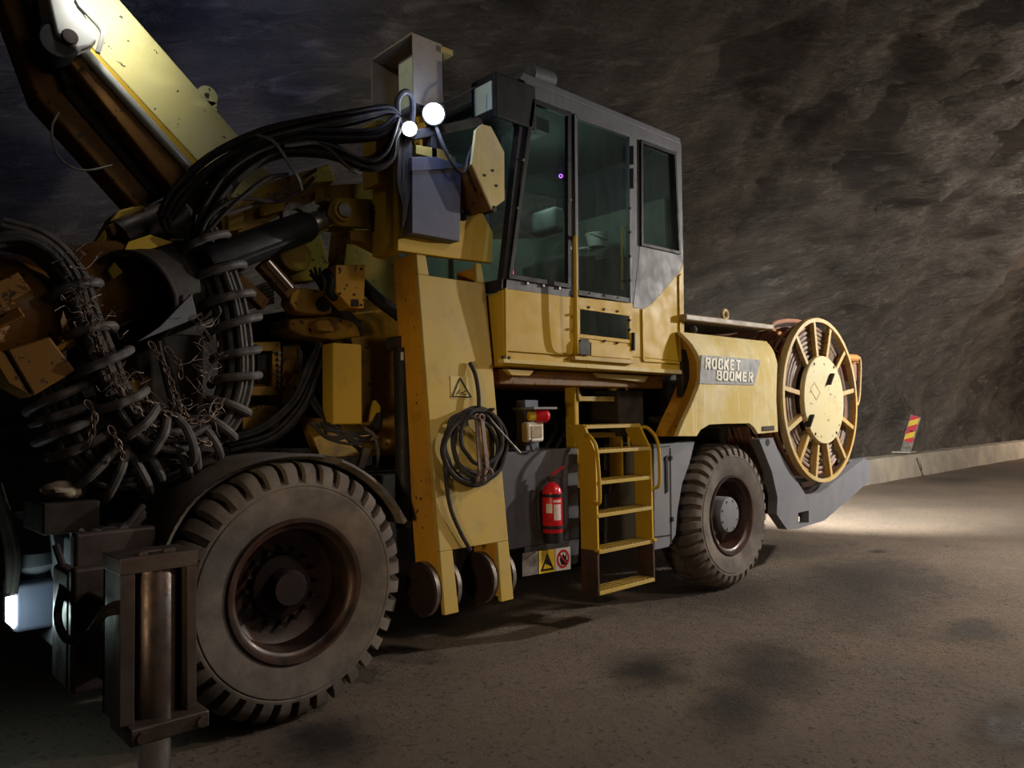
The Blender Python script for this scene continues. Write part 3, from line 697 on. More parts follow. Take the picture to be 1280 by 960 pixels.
# --- ladder
lad = empty('x', (0, 0, 0), '', ''); bpy.data.objects.remove(lad)
XL = A(747, 688, 3.80).x; XR = A(817.5, 676, 3.80).x
def prof_yz(z): return 3.80 if z < 1.35 else 3.80+(z-1.35)*.55
def stringer(name, x, z0, z1, depth, mat, parent=None):
    m = MB(); zs = [z0]+[z for z in (1.35,) if z0 < z < z1]+[z1]
    loop = [(x, prof_yz(z), z) for z in zs]+[(x, prof_yz(z)+depth, z) for z in zs[::-1]]
    m.extr(loop, (.022, 0, 0)); return part(m, name, mat, .004, parent)
lr = stringer('ladder', XL, .58, 1.56, .17, 'yellow')
stringer('ladder_rail', XR-.02, .58, 1.56, .17, 'yellow', lr)
stringer('lower_rail', XL-.004, .255, .60, .17, 'rust', lr); stringer('lower_rail', XR-.018, .255, .60, .17, 'rust', lr)
for z in (.29, .60, .875, 1.125, 1.365, 1.555):
    y_ = prof_yz(z-.02); m = MB(); m.box(XL+.01, XR-.01, y_-.005, y_+.17, z-.028, z)
    for k in range(14): xk = XL+.03+(XR-XL-.06)*k/13; m.box(xk-.006, xk+.006, y_+.0, y_+.16, z, z+.006)
    part(m, 'step', 'column', .003, lr)
for x in (XL-.01, XR-.03):
    m = MB(); m.bar((x, 3.80, .60), (x+.04, 3.80, .60), .05, .02); part(m, 'rail_clamp', 'yellow', .003, lr)
x = XL-.03; m = MB(); m.tube([(x+.03,3.90,1.47),(x,3.84,1.48),(x-.01,3.76,1.40),(x-.01,3.74,1.25),(x,3.74,1.0),(x,3.77,.96),(x+.03,3.84,.97)], .014, 8, 4); part(m, 'ladder_handle', 'yellow', 0, lr)
x = XR+.03; m = MB(); m.tube([(x-.04,3.92,1.52),(x,3.86,1.52),(x+.02,3.78,1.42),(x+.02,3.76,1.25),(x+.01,3.76,1.06),(x,3.80,1.02),(x-.04,3.84,1.03)], .014, 8, 4); part(m, 'ladder_handle', 'yellow', 0, lr)
yu = 4.10; xa, xb = A(720,500,yu).x, A(774.5,500,yu).x
m = MB(); m.box(xa, xa+.03, yu, yu+.12, 1.05, 1.93); up = part(m, 'upper_ladder', 'yellow', .004)
m = MB(); m.box(xb-.01, xb+.03, yu, yu+.12, 1.05, 1.93); part(m, 'ladder_rail', 'yellow', .004, up)
for py in (495.5, 541):
    z = A(750, py, yu).z; m = MB(); m.box(xa+.02, xb, yu-.005, yu+.14, z-.04, z); part(m, 'step', 'column', .003, up)
m = MB(); m.bar((xa-.03,yu,1.92),(xa+.03,yu,1.75),.06,.03); m.bar((xb-.12,yu,1.95),(xb+.02,yu,1.72),.05,.03); part(m, 'hanger', 'column', .003, up)
m = MB(); m.tube([(xa-.03,yu-.02,1.88),(xa-.05,yu-.03,1.8),(xa-.05,yu-.03,1.4)], .012, 8, 3); m.tube([(xb+.06,yu-.02,1.88),(xb+.07,yu-.03,1.8),(xb+.07,yu-.03,1.35)], .012, 8, 3); part(m, 'grab_bar', 'yellow', 0, up)

# --- grey box with the extinguisher
BY = 4.02; bx0 = 3.62; bx1 = A(722, 560, BY).x; bz = A(690, 562, BY).z; bb = A(690, 712, BY).z
m = MB(); m.prism([(bx0,bb+.20),(bx1,bb+.20),(bx1,bz),(bx0,bz)], BY, 4.62); gb = part(m, 'side_box', 'darkgrey', .01)
m = MB(); m.extr([(3.84,BY,bb+.20),(bx1,BY,bb+.20),(bx1,BY+.02,bb),(3.84,BY+.02,bb)], (0,.45,0)); part(m, 'box_foot', 'darkgrey', .008, gb)
ys = BY-.004
m = MB(); m.poly([(653,692),(714,683),(714,711),(653,721)], BY-.012, .012); sg = part(m, 'sign_plate', 'steel', .002, gb)
m = MB(); m.poly([(674,689),(693.5,686.2),(693.5,714.2),(674,717.5)], BY-.016, .004); part(m, 'warning_sign', 'signyellow', 0, gb)
m = MB(); m.ring([(684.5,691),(692.5,711.8),(676,714.6)], .014, BY-.019, .003); m.poly([(684,697),(687,704),(689,703),(689.5,708),(686,706),(682,705),(683,701)], BY-.019, .003); part(m, 'warning_symbol', 'signblack', 0, gb)
m = MB(); m.poly([(694.5,686),(713.3,683.3),(713.3,711.2),(694.5,714)], BY-.016, .004); part(m, 'prohibition_sign', 'white', 0, gb)
cc = A(704, 698.5, BY-.019); m = MB(); m.lathe([(.052,0),(.070,0),(.070,.003),(.052,.003),(.052,0)], cc, (0,1,0), 40); m.bar(cc+Vector((-.042,.0015,.042)), cc+Vector((.042,.0015,-.042)), .003, .014, (0,0,1)); part(m, 'prohibition_ring', 'signred', 0, gb)
m = MB(); m.poly([(700,700),(701,693),(703,696),(704,691),(706,696),(708,692),(708,700),(711,699),(707,706),(702,706)], BY-.0185, .002); part(m, 'hand_symbol', 'signblack', 0, gb)
# post with stop button
m = MB(); p = A(667, 566, 4.05); m.box(p.x-.08, p.x+.06, 4.05, 4.15, bz, bz+.38); sp = part(m, 'control_post', 'bluegrey', .006)
q = A(668, 540, 4.0); m = MB(); m.box(q.x-.085, q.x+.085, 3.98, 4.06, q.z-.075, q.z+.075); part(m, 'junction_box', 'letters', .02, sp)
m = MB(); m.box(q.x-.055, q.x+.055, 3.972, 3.985, q.z-.045, q.z+.045); part(m, 'box_lid', 'rag', .012, sp)
q = A(669, 520, 4.0); m = MB(); m.cyl(q+Vector((-.05,.02,0)), q+Vector((.02,-.01,0)), .035, 16); part(m, 'button_collar', 'signyellow', 0, sp)
m = MB(); m.tube([q+Vector((0,0,0)), q+Vector((.03,-.015,0)), q+Vector((.075,-.04,0)), q+Vector((.095,-.05,0))], [.045,.05,.052,.03], 20, 1); part(m, 'stop_button', 'red', 0, sp)
q = A(671, 510, 4.0); m = MB(); m.box(q.x-.11, q.x+.14, 3.92, 4.15, q.z-.012, q.z+.006); part(m, 'post_hood', 'lightgrey', .003, sp)
m = MB(); m.tube([A(664,548,3.99), A(663,556,3.97), A(666,564,3.99), A(672,560,4.0)], .009, 6, 4); part(m, 'post_cable', 'rubber', 0, sp)

# --- column
def colY(z): return 3.70+(z-.43)*(.25/2.26)
X0, X1 = 2.85, 3.425
def colface(pts, d0, d1):   # pts (x, z)
    m.hexa([(x, colY(z)+d0, z) for x, z in pts], [(x, colY(z)+d1, z) for x, z in pts])
m = MB(); wt = .30
colface([(X0,.80),(X1,.80),(X1,2.56),(X0,2.56)], 0, .035)
colface([(X0,2.56),(X0+.09,2.56),(X0+.075,2.70),(X0,2.70)], 0, .035); colface([(X1-.075,2.56),(X1,2.56),(X1-.02,2.70),(X1-.07,2.70)], 0, .035)
colface([(X0,.42),(X0+.11,.42),(X0+.10,.80),(X0,.80)], 0, .035); colface([(X1-.11,.42),(X1,.42),(X1,.80),(X1-.10,.80)], 0, .035)
co = part(m, 'side_column', 'column', .006)
m = MB(); colface([(X0,.50),(X0+.03,.50),(X0+.03,2.70),(X0,2.70)], .03, .27); colface([(X0+.08,.45),(X0+.11,.45),(X0+.10,.80),(X0+.07,.80)], .03, .25); part(m, 'column_web', 'web', .004, co)
m = MB(); colface([(X1-.03,.50),(X1,.50),(X1,2.68),(X1-.03,2.68)], .03, .27); colface([(X1-.11,.45),(X1-.08,.45),(X1-.07,.80),(X1-.10,.80)], .03, .25); part(m, 'column_web', 'web', .004, co)
for x in (X0-.055, X0+.112, X1-.165, X1+.005):
    m = MB(); cz = .56; cyy = colY(cz)+.17; m.lathe([(.0005,0),(.155,0),(.165,.010),(.165,.042),(.155,.05),(.0005,.05)], (x, cyy, cz), (1,0,0), 36); rr_ = part(m, 'column_roller', 'hubdark', 0, co)
    m = MB(); m.lathe([(.166,.012),(.168,.012),(.168,.04),(.166,.04),(.166,.012)], (x, cyy, cz), (1,0,0), 36); part(m, 'roller_band', 'steel', 0, rr_)
m = MB(); m.cyl((X0-.02, colY(.56)+.17, .56), (X0+.15, colY(.56)+.17, .56), .035, 12); m.cyl((X1-.15, colY(.56)+.17, .56), (X1+.02, colY(.56)+.17, .56), .035, 12); part(m, 'roller_shaft', 'dark', 0, co)
# triangle sticker
def cp(px, py, off=0):     # point on the column face under a pixel
    d = ray(px, py); k = .25/2.26
    s = (3.70+off+(H-.43)*k)/(d.y-d.z*k); return CAM+d*s
m = MB(); m.extr([cp(563,470,-.004), cp(590,471,-.004), cp(591,499,-.004), cp(564,498,-.004)], (0,.003,0)); part(m, 'warning_sticker', 'dusty', 0, co)
tri = [cp(575,472.5,-.007), cp(589,496.5,-.007), cp(565.5,495.5,-.007)]; m = MB()
for i in range(3): m.bar(tri[i], tri[(i+1)%3], .003, .009, (0,0,1) if i == 1 else (1,0,0))
m.bar(cp(571,493,-.007), cp(575,487,-.007), .003, .006,(1,0,0)); m.bar(cp(575,492,-.007), cp(582,489,-.007), .003, .006); m.bar(cp(578,493,-.007), cp(583,493,-.007), .003, .006)
part(m, 'triangle_symbol', 'signblack', 0, co)

# --- tower above the column
m = MB(); m.poly([(496,185),(520,188),(560,205),(577,222),(578,267),(604,267),(616,290),(616,328.5),(560,322),(497,314)], 3.98, .05); tw = part(m, 'tower_plate', 'yellow', .006)
m = MB(); m.poly([(604,267),(616,290),(616,328.5),(560,322),(497,313),(497,299)], 3.93, .05); part(m, 'tower_beam', 'yellow', .006, tw)
m = MB(); m.poly([(470,150),(497,150),(497,320),(482,316),(482,230),(470,230)], 4.05, .16); part(m, 'tower_post', 'yellow', .006, tw)
m = MB(); m.poly([(515,213),(577,208),(575,302),(515,291)], 3.84, .10); pn = part(m, 'control_cabinet', 'bluegrey', .006, tw)
m = MB(); m.poly([(515,196),(545,196),(580,206),(577,210),(545,212),(515,214)], 3.83, .12); part(m, 'cabinet_hood', 'bluegrey', .004, tw)
m = MB(); m.poly([(520,181),(550,186),(565,194),(563,205),(545,198),(520,192)], 3.88, .1); part(m, 'cabinet_bracket', 'column', .004, tw)
hexp = [(595,162),(603,155),(614,158),(630.5,190),(631,250),(615,262),(590,205)]
m = MB(); m.poly(hexp, 3.72, .025); hb = part(m, 'hinge_plate', 'dusty', .004)
m = MB(); a = [A(*p, 3.72) for p in ((590,205),(615,262))]; m.extr([a[0], a[1], a[1]+Vector((.0,.26,0)), a[0]+Vector((0,.26,0))], (-.012,0,-.006)); part(m, 'hinge_web', 'orange', .003, hb)
m = MB()
for px, py in ((606.5,219),(616.5,213),(621,232)): p = A(px, py, 3.715); m.cyl(p, p+Vector((0,.01,0)), .010, 8)
p = A(618,261,3.72); m.cyl(p, p+Vector((0,.1,0)), .022, 10); part(m, 'hinge_bolt', 'dark', 0, hb)
m = MB(); m.tube([A(543,152,3.85), A(553,180,3.80), A(566,205,3.78), A(577,216,3.77), A(583,212,3.77), A(586,196,3.77), A(592,182,3.78)], .013, 8, 5); part(m, 'loose_cord', 'dusthose')
for i in range(10):
    m = MB(); x_ = 499+i*1.5; m.tube([A(x_-3,160,3.92), A(x_+random.uniform(-2,2),190,3.88), A(x_+random.uniform(-3,3),230,3.86), A(504+random.uniform(-3,4),262,3.86), A(503+random.uniform(-1,2),270+random.uniform(0,25),3.87)], .010, 6, 4); part(m, 'hanging_cable', 'rubber')
for i in range(6):
    m = MB(); m.tube([A(576,238+i,3.93), A(583+i,248,3.92), A(590+i*.5-random.uniform(0,4),262+random.uniform(-2,4),3.92), A(583,273-i,3.92), A(575,276-i*2,3.94)], .007, 6, 5); part(m, 'coiled_cable', 'rubber')
# light box on top
lb0 = A(516,39,3.95); lb1 = A(551,58,3.95); lbz = A(518,128,3.95).z; yb = 4.46
m = MB(); x0, x1, zt2 = lb0.x, lb1.x+.02, lb0.z; th = .012
m.box(x0, x1, 3.95, 3.95+th, lbz, zt2); m.box(x0, x1, yb-th, yb, lbz-.02, zt2-.01); m.box(x0, x1, 3.95, yb, zt2-th, zt2); m.box(x0+.15, x1, 3.95, yb, lbz, lbz+th); m.box(x1-th, x1, 3.95, yb, lbz+.1, zt2)
lb = part(m, 'lamp_housing', 'housing', .003)
m = MB(); m.box(x1-.02, x1+.07, 3.93, 4.1, zt2-.07, zt2-.03); part(m, 'housing_tab', 'column', .003, lb)
m = MB(); m.box(x0+.06, x0+.16, 3.975, 4.22, lbz+.0, zt2-.09); part(m, 'lamp_panel', 'grey', .02, lb)
m = MB(); m.box(x0+.052, x0+.062, 3.985, 4.195, lbz+.03, zt2-.12); part(m, 'lens', 'lens', .004, lb)
m = MB(); m.bar((x0+.16,4.1,lbz),(x0+.16,4.1,3.4),.06,.06); part(m, 'lamp_mast', 'grimy', .004)
m = MB(); m.tube([A(497,140,3.9), A(497,125,3.86), A(505,115,3.85), A(514,120,3.86), A(516,138,3.9), A(514,155,3.92)], .02, 8, 5); part(m, 'looped_hose', 'rubber')
# lit work lamps
def worklamp(px, py, y, r, mat):
    p = A(px, py, y); d = (CAM-p); d.z = -.6; d.normalize()
    m = MB(); m.tube([p-d*.16, p-d*.14, p-d*.03, p], [r*.5, r*.95, r*1.05, r*1.12], 24, 1); w = part(m, 'work_lamp', 'black')
    m = MB(); m.tube([p+d*.001, p+d*.012, p+d*.02], [r*.98, r*.9, r*.4], 24, 1); part(m, 'lit_lens', mat, 0, w)
    return p, d
L1 = worklamp(512, 161, 3.80, .045, 'lamp'); L2 = worklamp(542, 142, 3.82, .068, 'lamp')
m = MB(); m.bar(A(505,172,3.9), A(600,152,3.9), .05, .06); m.box(2.72,2.78,3.88,3.98,3.1,3.5); m.box(2.93,2.98,3.88,3.98,3.2,3.55); part(m, 'lamp_bar', 'dark', .005)
m = MB(); m.tube([A(552,130,3.9), A(575,118,3.86), A(595,108,3.85)], .006, 6, 3); part(m, 'lamp_wire', 'rubber')

# --- main boom, upper left
def lerp(a, b, t_): return tuple(a[i]+(b[i]-a[i])*t_ for i in range(len(a)))
def beam(name, pxs, y, th, mat, bevel=.008, parent=None):
    m = MB(); m.poly(pxs, y, th); return part(m, name, mat, bevel, parent)
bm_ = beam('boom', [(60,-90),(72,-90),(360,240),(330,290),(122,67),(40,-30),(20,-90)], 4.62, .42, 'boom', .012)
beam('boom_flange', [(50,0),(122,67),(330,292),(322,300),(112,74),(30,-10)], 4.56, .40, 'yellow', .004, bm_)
p = A(258,121,4.80); m = MB(); m.lathe([(.02,-.02),(.065,-.02),(.065,.02),(.02,.02),(.02,-.02)], p, (0,1,0), 24); m.box(p.x-.06,p.x+.06,p.y-.02,p.y+.02,p.z-.14,p.z-.03); part(m, 'lifting_lug', 'boom', 0, bm_)
m = MB(); m.cyl(A(106,66,4.46), A(240,214,4.46), .030, 20); part(m, 'boom_rod', 'rodlit')
m = MB(); m.poly([(46,-60),(70,-60),(123,50),(116,58),(96,62),(70,42)], 4.36, .22); cv = part(m, 'boom_clevis', 'white', .02)
m = MB(); pp = A(88,45,4.35); m.cyl(pp, pp+Vector((0,.3,0)), .04, 24); part(m, 'clevis_pin', 'jack', .006, cv)
m = MB(); pp = A(72,52,4.40); m.lathe([(.0005,-.02),(.085,-.02),(.10,.0),(.10,.26),(.0005,.26)], pp, (0,1,0), 28); part(m, 'clevis_knuckle', 'black', 0, cv)
m = MB(); m.tube([A(92,-30,4.36), A(97,2,4.36), A(112,20,4.36), A(127,38,4.36), A(126,52,4.36), A(122,66,4.36)], .014, 8, 4); part(m, 'boom_pipe', 'white')
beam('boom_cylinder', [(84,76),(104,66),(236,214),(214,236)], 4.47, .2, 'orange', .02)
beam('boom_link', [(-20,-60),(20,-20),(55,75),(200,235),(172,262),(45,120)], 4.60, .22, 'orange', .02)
beam('link_strap', [(28,-40),(48,-20),(98,100),(82,112)], 4.54, .10, 'dark', .01)
beam('link_gap_shade', [(75,110),(98,100),(215,240),(195,250)], 4.58, .16, 'dark', .01)  # dark strip put in for the shade between the boom members
m = MB(); m.tube([A(74,140,4.5), A(65,160,4.5), A(70,190,4.5), A(87,208,4.5), A(110,213,4.5), A(140,207,4.52)], .006, 6, 6); part(m, 'boom_wire', 'steel')

# --- boom carriage and front clutter
beam('carriage_plate', [(440,230),(500,236),(500,570),(452,570),(445,480),(430,330)], 4.72, .25, 'grimy', .008)
beam('carriage_frame', [(290,400),(380,385),(470,400),(470,560),(290,560)], 5.05, .2, 'dark', .01)
beam('carriage_arm', [(405,232),(497,226),(497,262),(440,262),(405,250)], 4.32, .12, 'grimy', .006)
beam('carriage_gusset', [(438,288),(497,286),(498,319),(486,318),(455,302),(438,300)], 4.24, .12, 'grimy', .005)
m = MB(); p, q = A(255,330,4.18), A(386,282,4.34); m.tube([p, p.lerp(q,.05), p.lerp(q,.95), q], [.085,.098,.098,.085], 32, 1); lc = part(m, 'lift_cylinder', 'black')
m = MB(); m.cyl(q, q+(q-p).normalized()*.11, .072, 28); m.cyl(q+(q-p).normalized()*.10, q+(q-p).normalized()*.2, .055, 24); part(m, 'cylinder_rod', 'chrome', 0, lc)
m = MB(); off = Vector((0,-.085,-.05)); m.tube([p.lerp(q,.15)+off, p.lerp(q,.5)+off, p.lerp(q,.8)+off], .02, 8, 3); part(m, 'cylinder_pipe', 'black', 0, lc)
eye = A(425,265,4.28)
m = MB(); outl = [(eye.x+.075*math.cos(a), eye.z+.095*math.sin(a)) for a in [PI/2+i*PI/10 for i in range(11)]]
e2 = A(470,250,4.28); e3 = A(470,287,4.28); m.prism(outl+[(e3.x,e3.z),(e2.x,e2.z)], 4.26, 4.31); m.prism(outl+[(e3.x,e3.z),(e2.x,e2.z)], 4.42, 4.47); ck = part(m, 'cylinder_clevis', 'yellow', .012)
m = MB(); m.lathe([(.0005,-.045),(.045,-.045),(.05,-.03),(.05,.22),(.0005,.22)], (eye.x, 4.26, eye.z), (0,1,0), 24); part(m, 'clevis_pin', 'steel', 0, ck)
m = MB(); m.lathe([(.05,-.02),(.068,-.02),(.068,.02),(.05,.02),(.05,-.02)], (eye.x, 4.25, eye.z), (0,1,0), 28); part(m, 'clevis_boss', 'yellow', 0, ck)
m = MB()
for i in range(5): m.tube([A(462,255+i*5,4.22), A(470+i,262+i*6,4.18), A(466,276+i*3,4.2), A(478,288,4.22)], .012, 6, 5)
part(m, 'clevis_hose', 'dark', 0, ck)
mb = beam('valve_cover', [(420,331),(457,331),(455,386),(439,385),(420,365)], 4.20, .16, 'grimy', .006)
m = MB()
for px, py in ((425,336),(452,336),(425,367),(443,368),(452,381)): p = A(px,py,4.195); m.cyl(p, p+Vector((0,.01,0)), .009, 8)
m.poly([(440,374),(448,374),(449,383),(440,383)], 4.19, .02); part(m, 'cover_bolt', 'dark', 0, mb)
m = MB(); m.tube([A(408,340,4.3), A(414,350,4.24), A(412,365,4.24), A(418,372,4.26)], .03, 10, 5); part(m, 'valve_spool', 'black')
lk = [(362,378),(364,368),(372,361),(384,360),(414,365),(414,393),(384,392),(370,389)]
beam('swing_link', lk, 4.40, .14, 'grimy', .012)
m = MB(); p = A(405,380,4.38); m.cyl(p, p+Vector((0,.05,0)), .05, 12); part(m, 'link_pin', 'dark')
m = MB(); m.bar(A(327,328,4.45), A(363,368,4.45), .08, .10); db = part(m, 'brace', 'orange', .01)
m = MB(); m.bar(A(293,347,4.5), A(330,382,4.5), .08, .08); part(m, 'brace', 'orange', .01)
m = MB(); m.cyl(A(335,326,4.38), A(365,360,4.38), .012, 8); part(m, 'brace_rod', 'chrome', 0, db)
m = MB()
for i in range(6): m.cyl(A(298,368+i*4,4.7), A(342,352+i*5,4.7), .013, 8)
part(m, 'pipe_rack', 'steel')
beam('swing_base', [(362,398),(415,395),(445,402),(455,420),(420,425),(380,420),(362,412)], 4.5, .3, 'grimy', .02)
beam('swing_base_cap', [(395,400),(412,398),(420,415),(398,414)], 4.4, .1, 'grimy', .02)
beam('swing_block', [(345,300),(400,290),(412,330),(400,350),(365,352),(350,330)], 4.75, .2, 'grimy', .01)
m = MB(); p = A(370,318,4.6); m.lathe([(.0005,0),(.11,0),(.12,.02),(.12,.15),(.0005,.15)], p, (0,1,0), 28); part(m, 'swing_boss', 'yellow')
m = MB()
for i in range(7): a = 2*PI*i/7; m.tube([A(395+8*math.cos(a),340+6*math.sin(a),4.55), A(405,352+3*i,4.5), A(430+2*i,395,4.45), A(452,402+3*i,4.4)], .011, 6, 4)
part(m, 'swing_hose', 'rubber')
m = MB(); p, q = A(452,355,4.35), A(500,395,4.30); m.tube([p, p.lerp(q,.4)+Vector((0,0,-.01)), q], .045, 14, 4); part(m, 'elbow_pipe', 'black')
# yellow box above the wheel
p = A(416,430,4.22); q = A(450,531,4.22); yb2 = AX(402,430,p.x).y
m = MB(); m.box(p.x, q.x+.02, 4.22, yb2, A(416,531,4.22).z, A(416,428,4.22).z); vbx = part(m, 'yellow_casing', 'yellow', .012)
m = MB(); m.box(q.x+.02, q.x+.20, 4.40, 4.5, q.z+.0, p.z); part(m, 'casing_side_plate', 'grimy', .006, vbx)
m = MB(); m.poly([(462,527),(476,526),(476,508),(470,500)], 4.30, .04); part(m, 'casing_lit_patch', 'yellow', .003, vbx)  # yellow polygon paints a triangular patch of light in the recess
# frame left of the casing
fr = [(305,428),(351,427),(351,494),(305,495)]
m = MB(); m.ring(fr, .06, 4.62, .06); fm = part(m, 'guide_frame', 'grimy', .005)
m = MB(); m.poly([(322,440),(336,440),(336,478),(322,478)], 4.66, .04); part(m, 'guide_slot', 'black', 0, fm)
m = MB(); m.poly([(308,438),(348,438),(348,482),(308,482)], 4.70, .03); part(m, 'guide_panel', 'grimy', 0, fm)
m = MB()
for i in range(8): p = A(349.5,441+i*7,4.60); m.cyl(p, p+Vector((0,.03,0)), .012, 8)
part(m, 'guide_bolt', 'steel', 0, fm)
beam('guide_post', [(354,432),(376,430),(372,500),(352,505)], 4.72, .2, 'grimy', .006)
beam('lower_casing', [(303,514),(326,506),(346,508),(352,525),(346,536),(303,538)], 4.62, .2, 'grimy', .01)
beam('deck_edge', [(380,520),(440,528),(500,560),(500,570),(400,572)], 4.60, .1, 'grimy', .008)
# strut beside the column
m = MB(); m.cyl(A(503,436,4.15), A(506,660,4.08), .058, 24); ct = part(m, 'strut_cylinder', 'black')
m = MB(); p = A(501,428,4.13); m.cyl(p, p+Vector((0,.12,0)), .045, 16); part(m, 'strut_eye', 'dark', 0, ct)
m = MB(); m.poly([(502,440),(504.5,440),(504.5,450),(502,450)], 4.085, .01); part(m, 'strut_label', 'white', 0, ct)

# --- hoses
def hose(pts, r, mat='rubber', name='hydraulic_hose', n=8, sub=5):
    m = MB(); m.tube(pts, r, n, sub); return part(m, name, mat)
R_ = random.uniform
def bundle(ctrl, cnt, r, mat='rubber', name='hydraulic_hose', jy=.06):
    for i in range(cnt):
        u = R_(-1, 1); w = R_(-1, 1)
        pts = []
        for (px, py, y, sx_, sy_) in ctrl: pts.append(A(px+sx_*u+R_(-1.5,1.5), py+sy_*u+R_(-1.5,1.5), y+jy*w))
        hose(pts, r*R_(.85,1.15), mat, name)
bundle([(500,150,3.92,2,8),(486,138,3.92,3,5),(440,147,3.95,2,7),(385,157,4.05,2,9),(325,174,4.15,3,11),(268,203,4.25,6,11),(226,240,4.3,10,8),(206,272,4.35,10,4)], 12, .0125)
bundle([(500,152,3.90,3,8),(492,172,3.88,4,5),(484,194,3.88,6,8),(458,204,3.92,6,8),(405,184,4.0,4,12),(345,184,4.1,3,12),(292,214,4.18,8,12),(258,258,4.24,10,6),(247,295,4.28,8,4)], 13, .0125)
bundle([(496,150,3.9,2,6),(470,168,3.92,3,6),(420,170,4.0,3,8),(360,172,4.1,3,8),(310,200,4.2,8,8),(275,240,4.22,10,8),(246,300,4.28,6,4)], 8, .0125)
bundle([(205,268,4.35,6,3),(212,290,4.33,5,5),(235,292,4.3,5,5),(250,300,4.28,5,3)], 5, .0125)
hose([A(355,182,4.0), A(400,180,3.95), A(430,205,3.92), A(448,216,3.94), A(458,208,3.96)], .012, 'dusthose')
hose([A(245,310,4.2), A(262,270,4.16), A(300,248,4.15), A(345,252,4.15), A(376,238,4.15), A(392,222,4.15)], .013)
hose([A(250,300,4.2), A(285,262,4.15), A(330,225,4.14), A(360,218,4.14)], .013)
hose([A(262,272,4.22), A(300,262,4.2), A(345,245,4.2), A(395,212,4.2)], .012, 'dusthose')
m = MB()
SP = [A(318,168,4.0), A(340,176,3.98), A(358,200,3.97), A(372,222,3.98), A(377,238,4.02)]
S2 = spline(SP, 5); loops = [[p+Vector((0,-.004,-.009)), p+Vector((0,.004,-.009)), p+Vector((.009,.004,.009)), p+Vector((.009,-.004,.009))] for p in S2]; m.loft(loops)
part(m, 'hose_strap', 'dark')
# yellow members behind the hose bundle
beam('boom_root', [(290,262),(345,225),(412,205),(420,225),(395,250),(350,268),(300,300)], 4.45, .2, 'grimy', .01)
beam('boom_root_plate', [(328,255),(352,248),(358,262),(330,270)], 4.36, .05, 'yellow', .004)
beam('boom_root_plate', [(285,262),(305,258),(305,285),(285,290)], 4.38, .05, 'yellow', .004)
m = MB(); p = A(372,272,4.4); m.lathe([(.06,0),(.10,0),(.10,.05),(.06,.05),(.06,0)], p, (0,1,0), 28); part(m, 'boom_root_ring', 'steel')

def path_tube(ctrl, n): return spline([A(*c) for c in ctrl], n)
UA = [(250,292,4.28),(266,325,4.24),(284,375,4.22),(293,425,4.2),(294,475,4.2),(282,515,4.2),(258,543,4.2),(225,560,4.2),(190,575,4.2),(150,590,4.2),(118,578,4.2),(96,550,4.2),(82,515,4.2),(70,480,4.2)]
UB = [(0,292,4.15),(50,308,4.12),(86,345,4.1),(106,400,4.08),(124,445,4.06),(148,500,4.06),(178,540,4.08),(215,552,4.1),(255,535,4.14)]
def umb(ctrl, cnt, spread, r, mat):
    P = path_tube(ctrl, 6)
    for i in range(cnt):
        a = 2*PI*i/cnt+R_(-.3,.3); q = spread*R_(.5,1)
        m = MB(); F_ = frames(P, q, 16); k = int(a/(2*PI)*16) % 16
        m.tube([f[k] for f in F_], r, 8, 1); part(m, 'umbilical_hose', mat)
    return P
PA = umb(UA, 13, .085, .021, 'dusthose'); PB = umb(UB, 11, .075, .020, 'dusthose')
def wraps(P, i0, i1, R0, r, step, mat='wrap', loops=.85):
    i = i0
    while i < i1:
        # one open loop of guard coil round the bundle
        t_ = (P[min(i+1,len(P)-1)]-P[max(i-1,0)]).normalized(); a = t_.orthogonal().normalized()
        vdir = (CAM-P[i]).normalized(); a = (vdir-t_*vdir.dot(t_)).normalized(); b = t_.cross(a)
        pts = []; sc_ = R_(.85,1.12); ln = 2*PI*loops*R_(.8,1.1); tl_ = R_(-.5,1.9); st = -ln/2+R_(-.35,.35)
        for k in range(15):
            an = st+ln*k/14; pts.append(P[i]+t_*(.06*(k/14-.5)*tl_)+(a*math.cos(an)+b*math.sin(an)*1.05)*R0*R_(.96,1.04)*sc_)
        m = MB(); m.tube(pts, r, 9, 3); part(m, 'guard_coil', mat)
        i += step+random.choice((-1,0,0,1))
wraps(PA, 3, 52, .125, .024, 4, 'wrap', .62); wraps(PA, 52, len(PA)-2, .15, .024, 4, 'wrap', .62)
wraps(PB, 14, len(PB)-3, .118, .023, 5, 'wrap', .58)
bundle([(-20,300,4.05,3,10),(30,298,4.05,3,9),(68,320,4.06,6,8),(92,358,4.08,6,3),(104,395,4.08,4,3)], 7, .016, 'rubber', 'umbilical_hose')
# inner hanging hoses
bundle([(196,405,4.3,4,2),(206,440,4.28,6,0),(218,480,4.26,8,0),(224,520,4.22,8,0),(215,545,4.2,8,3)], 4, .017, 'rubber', 'umbilical_hose')
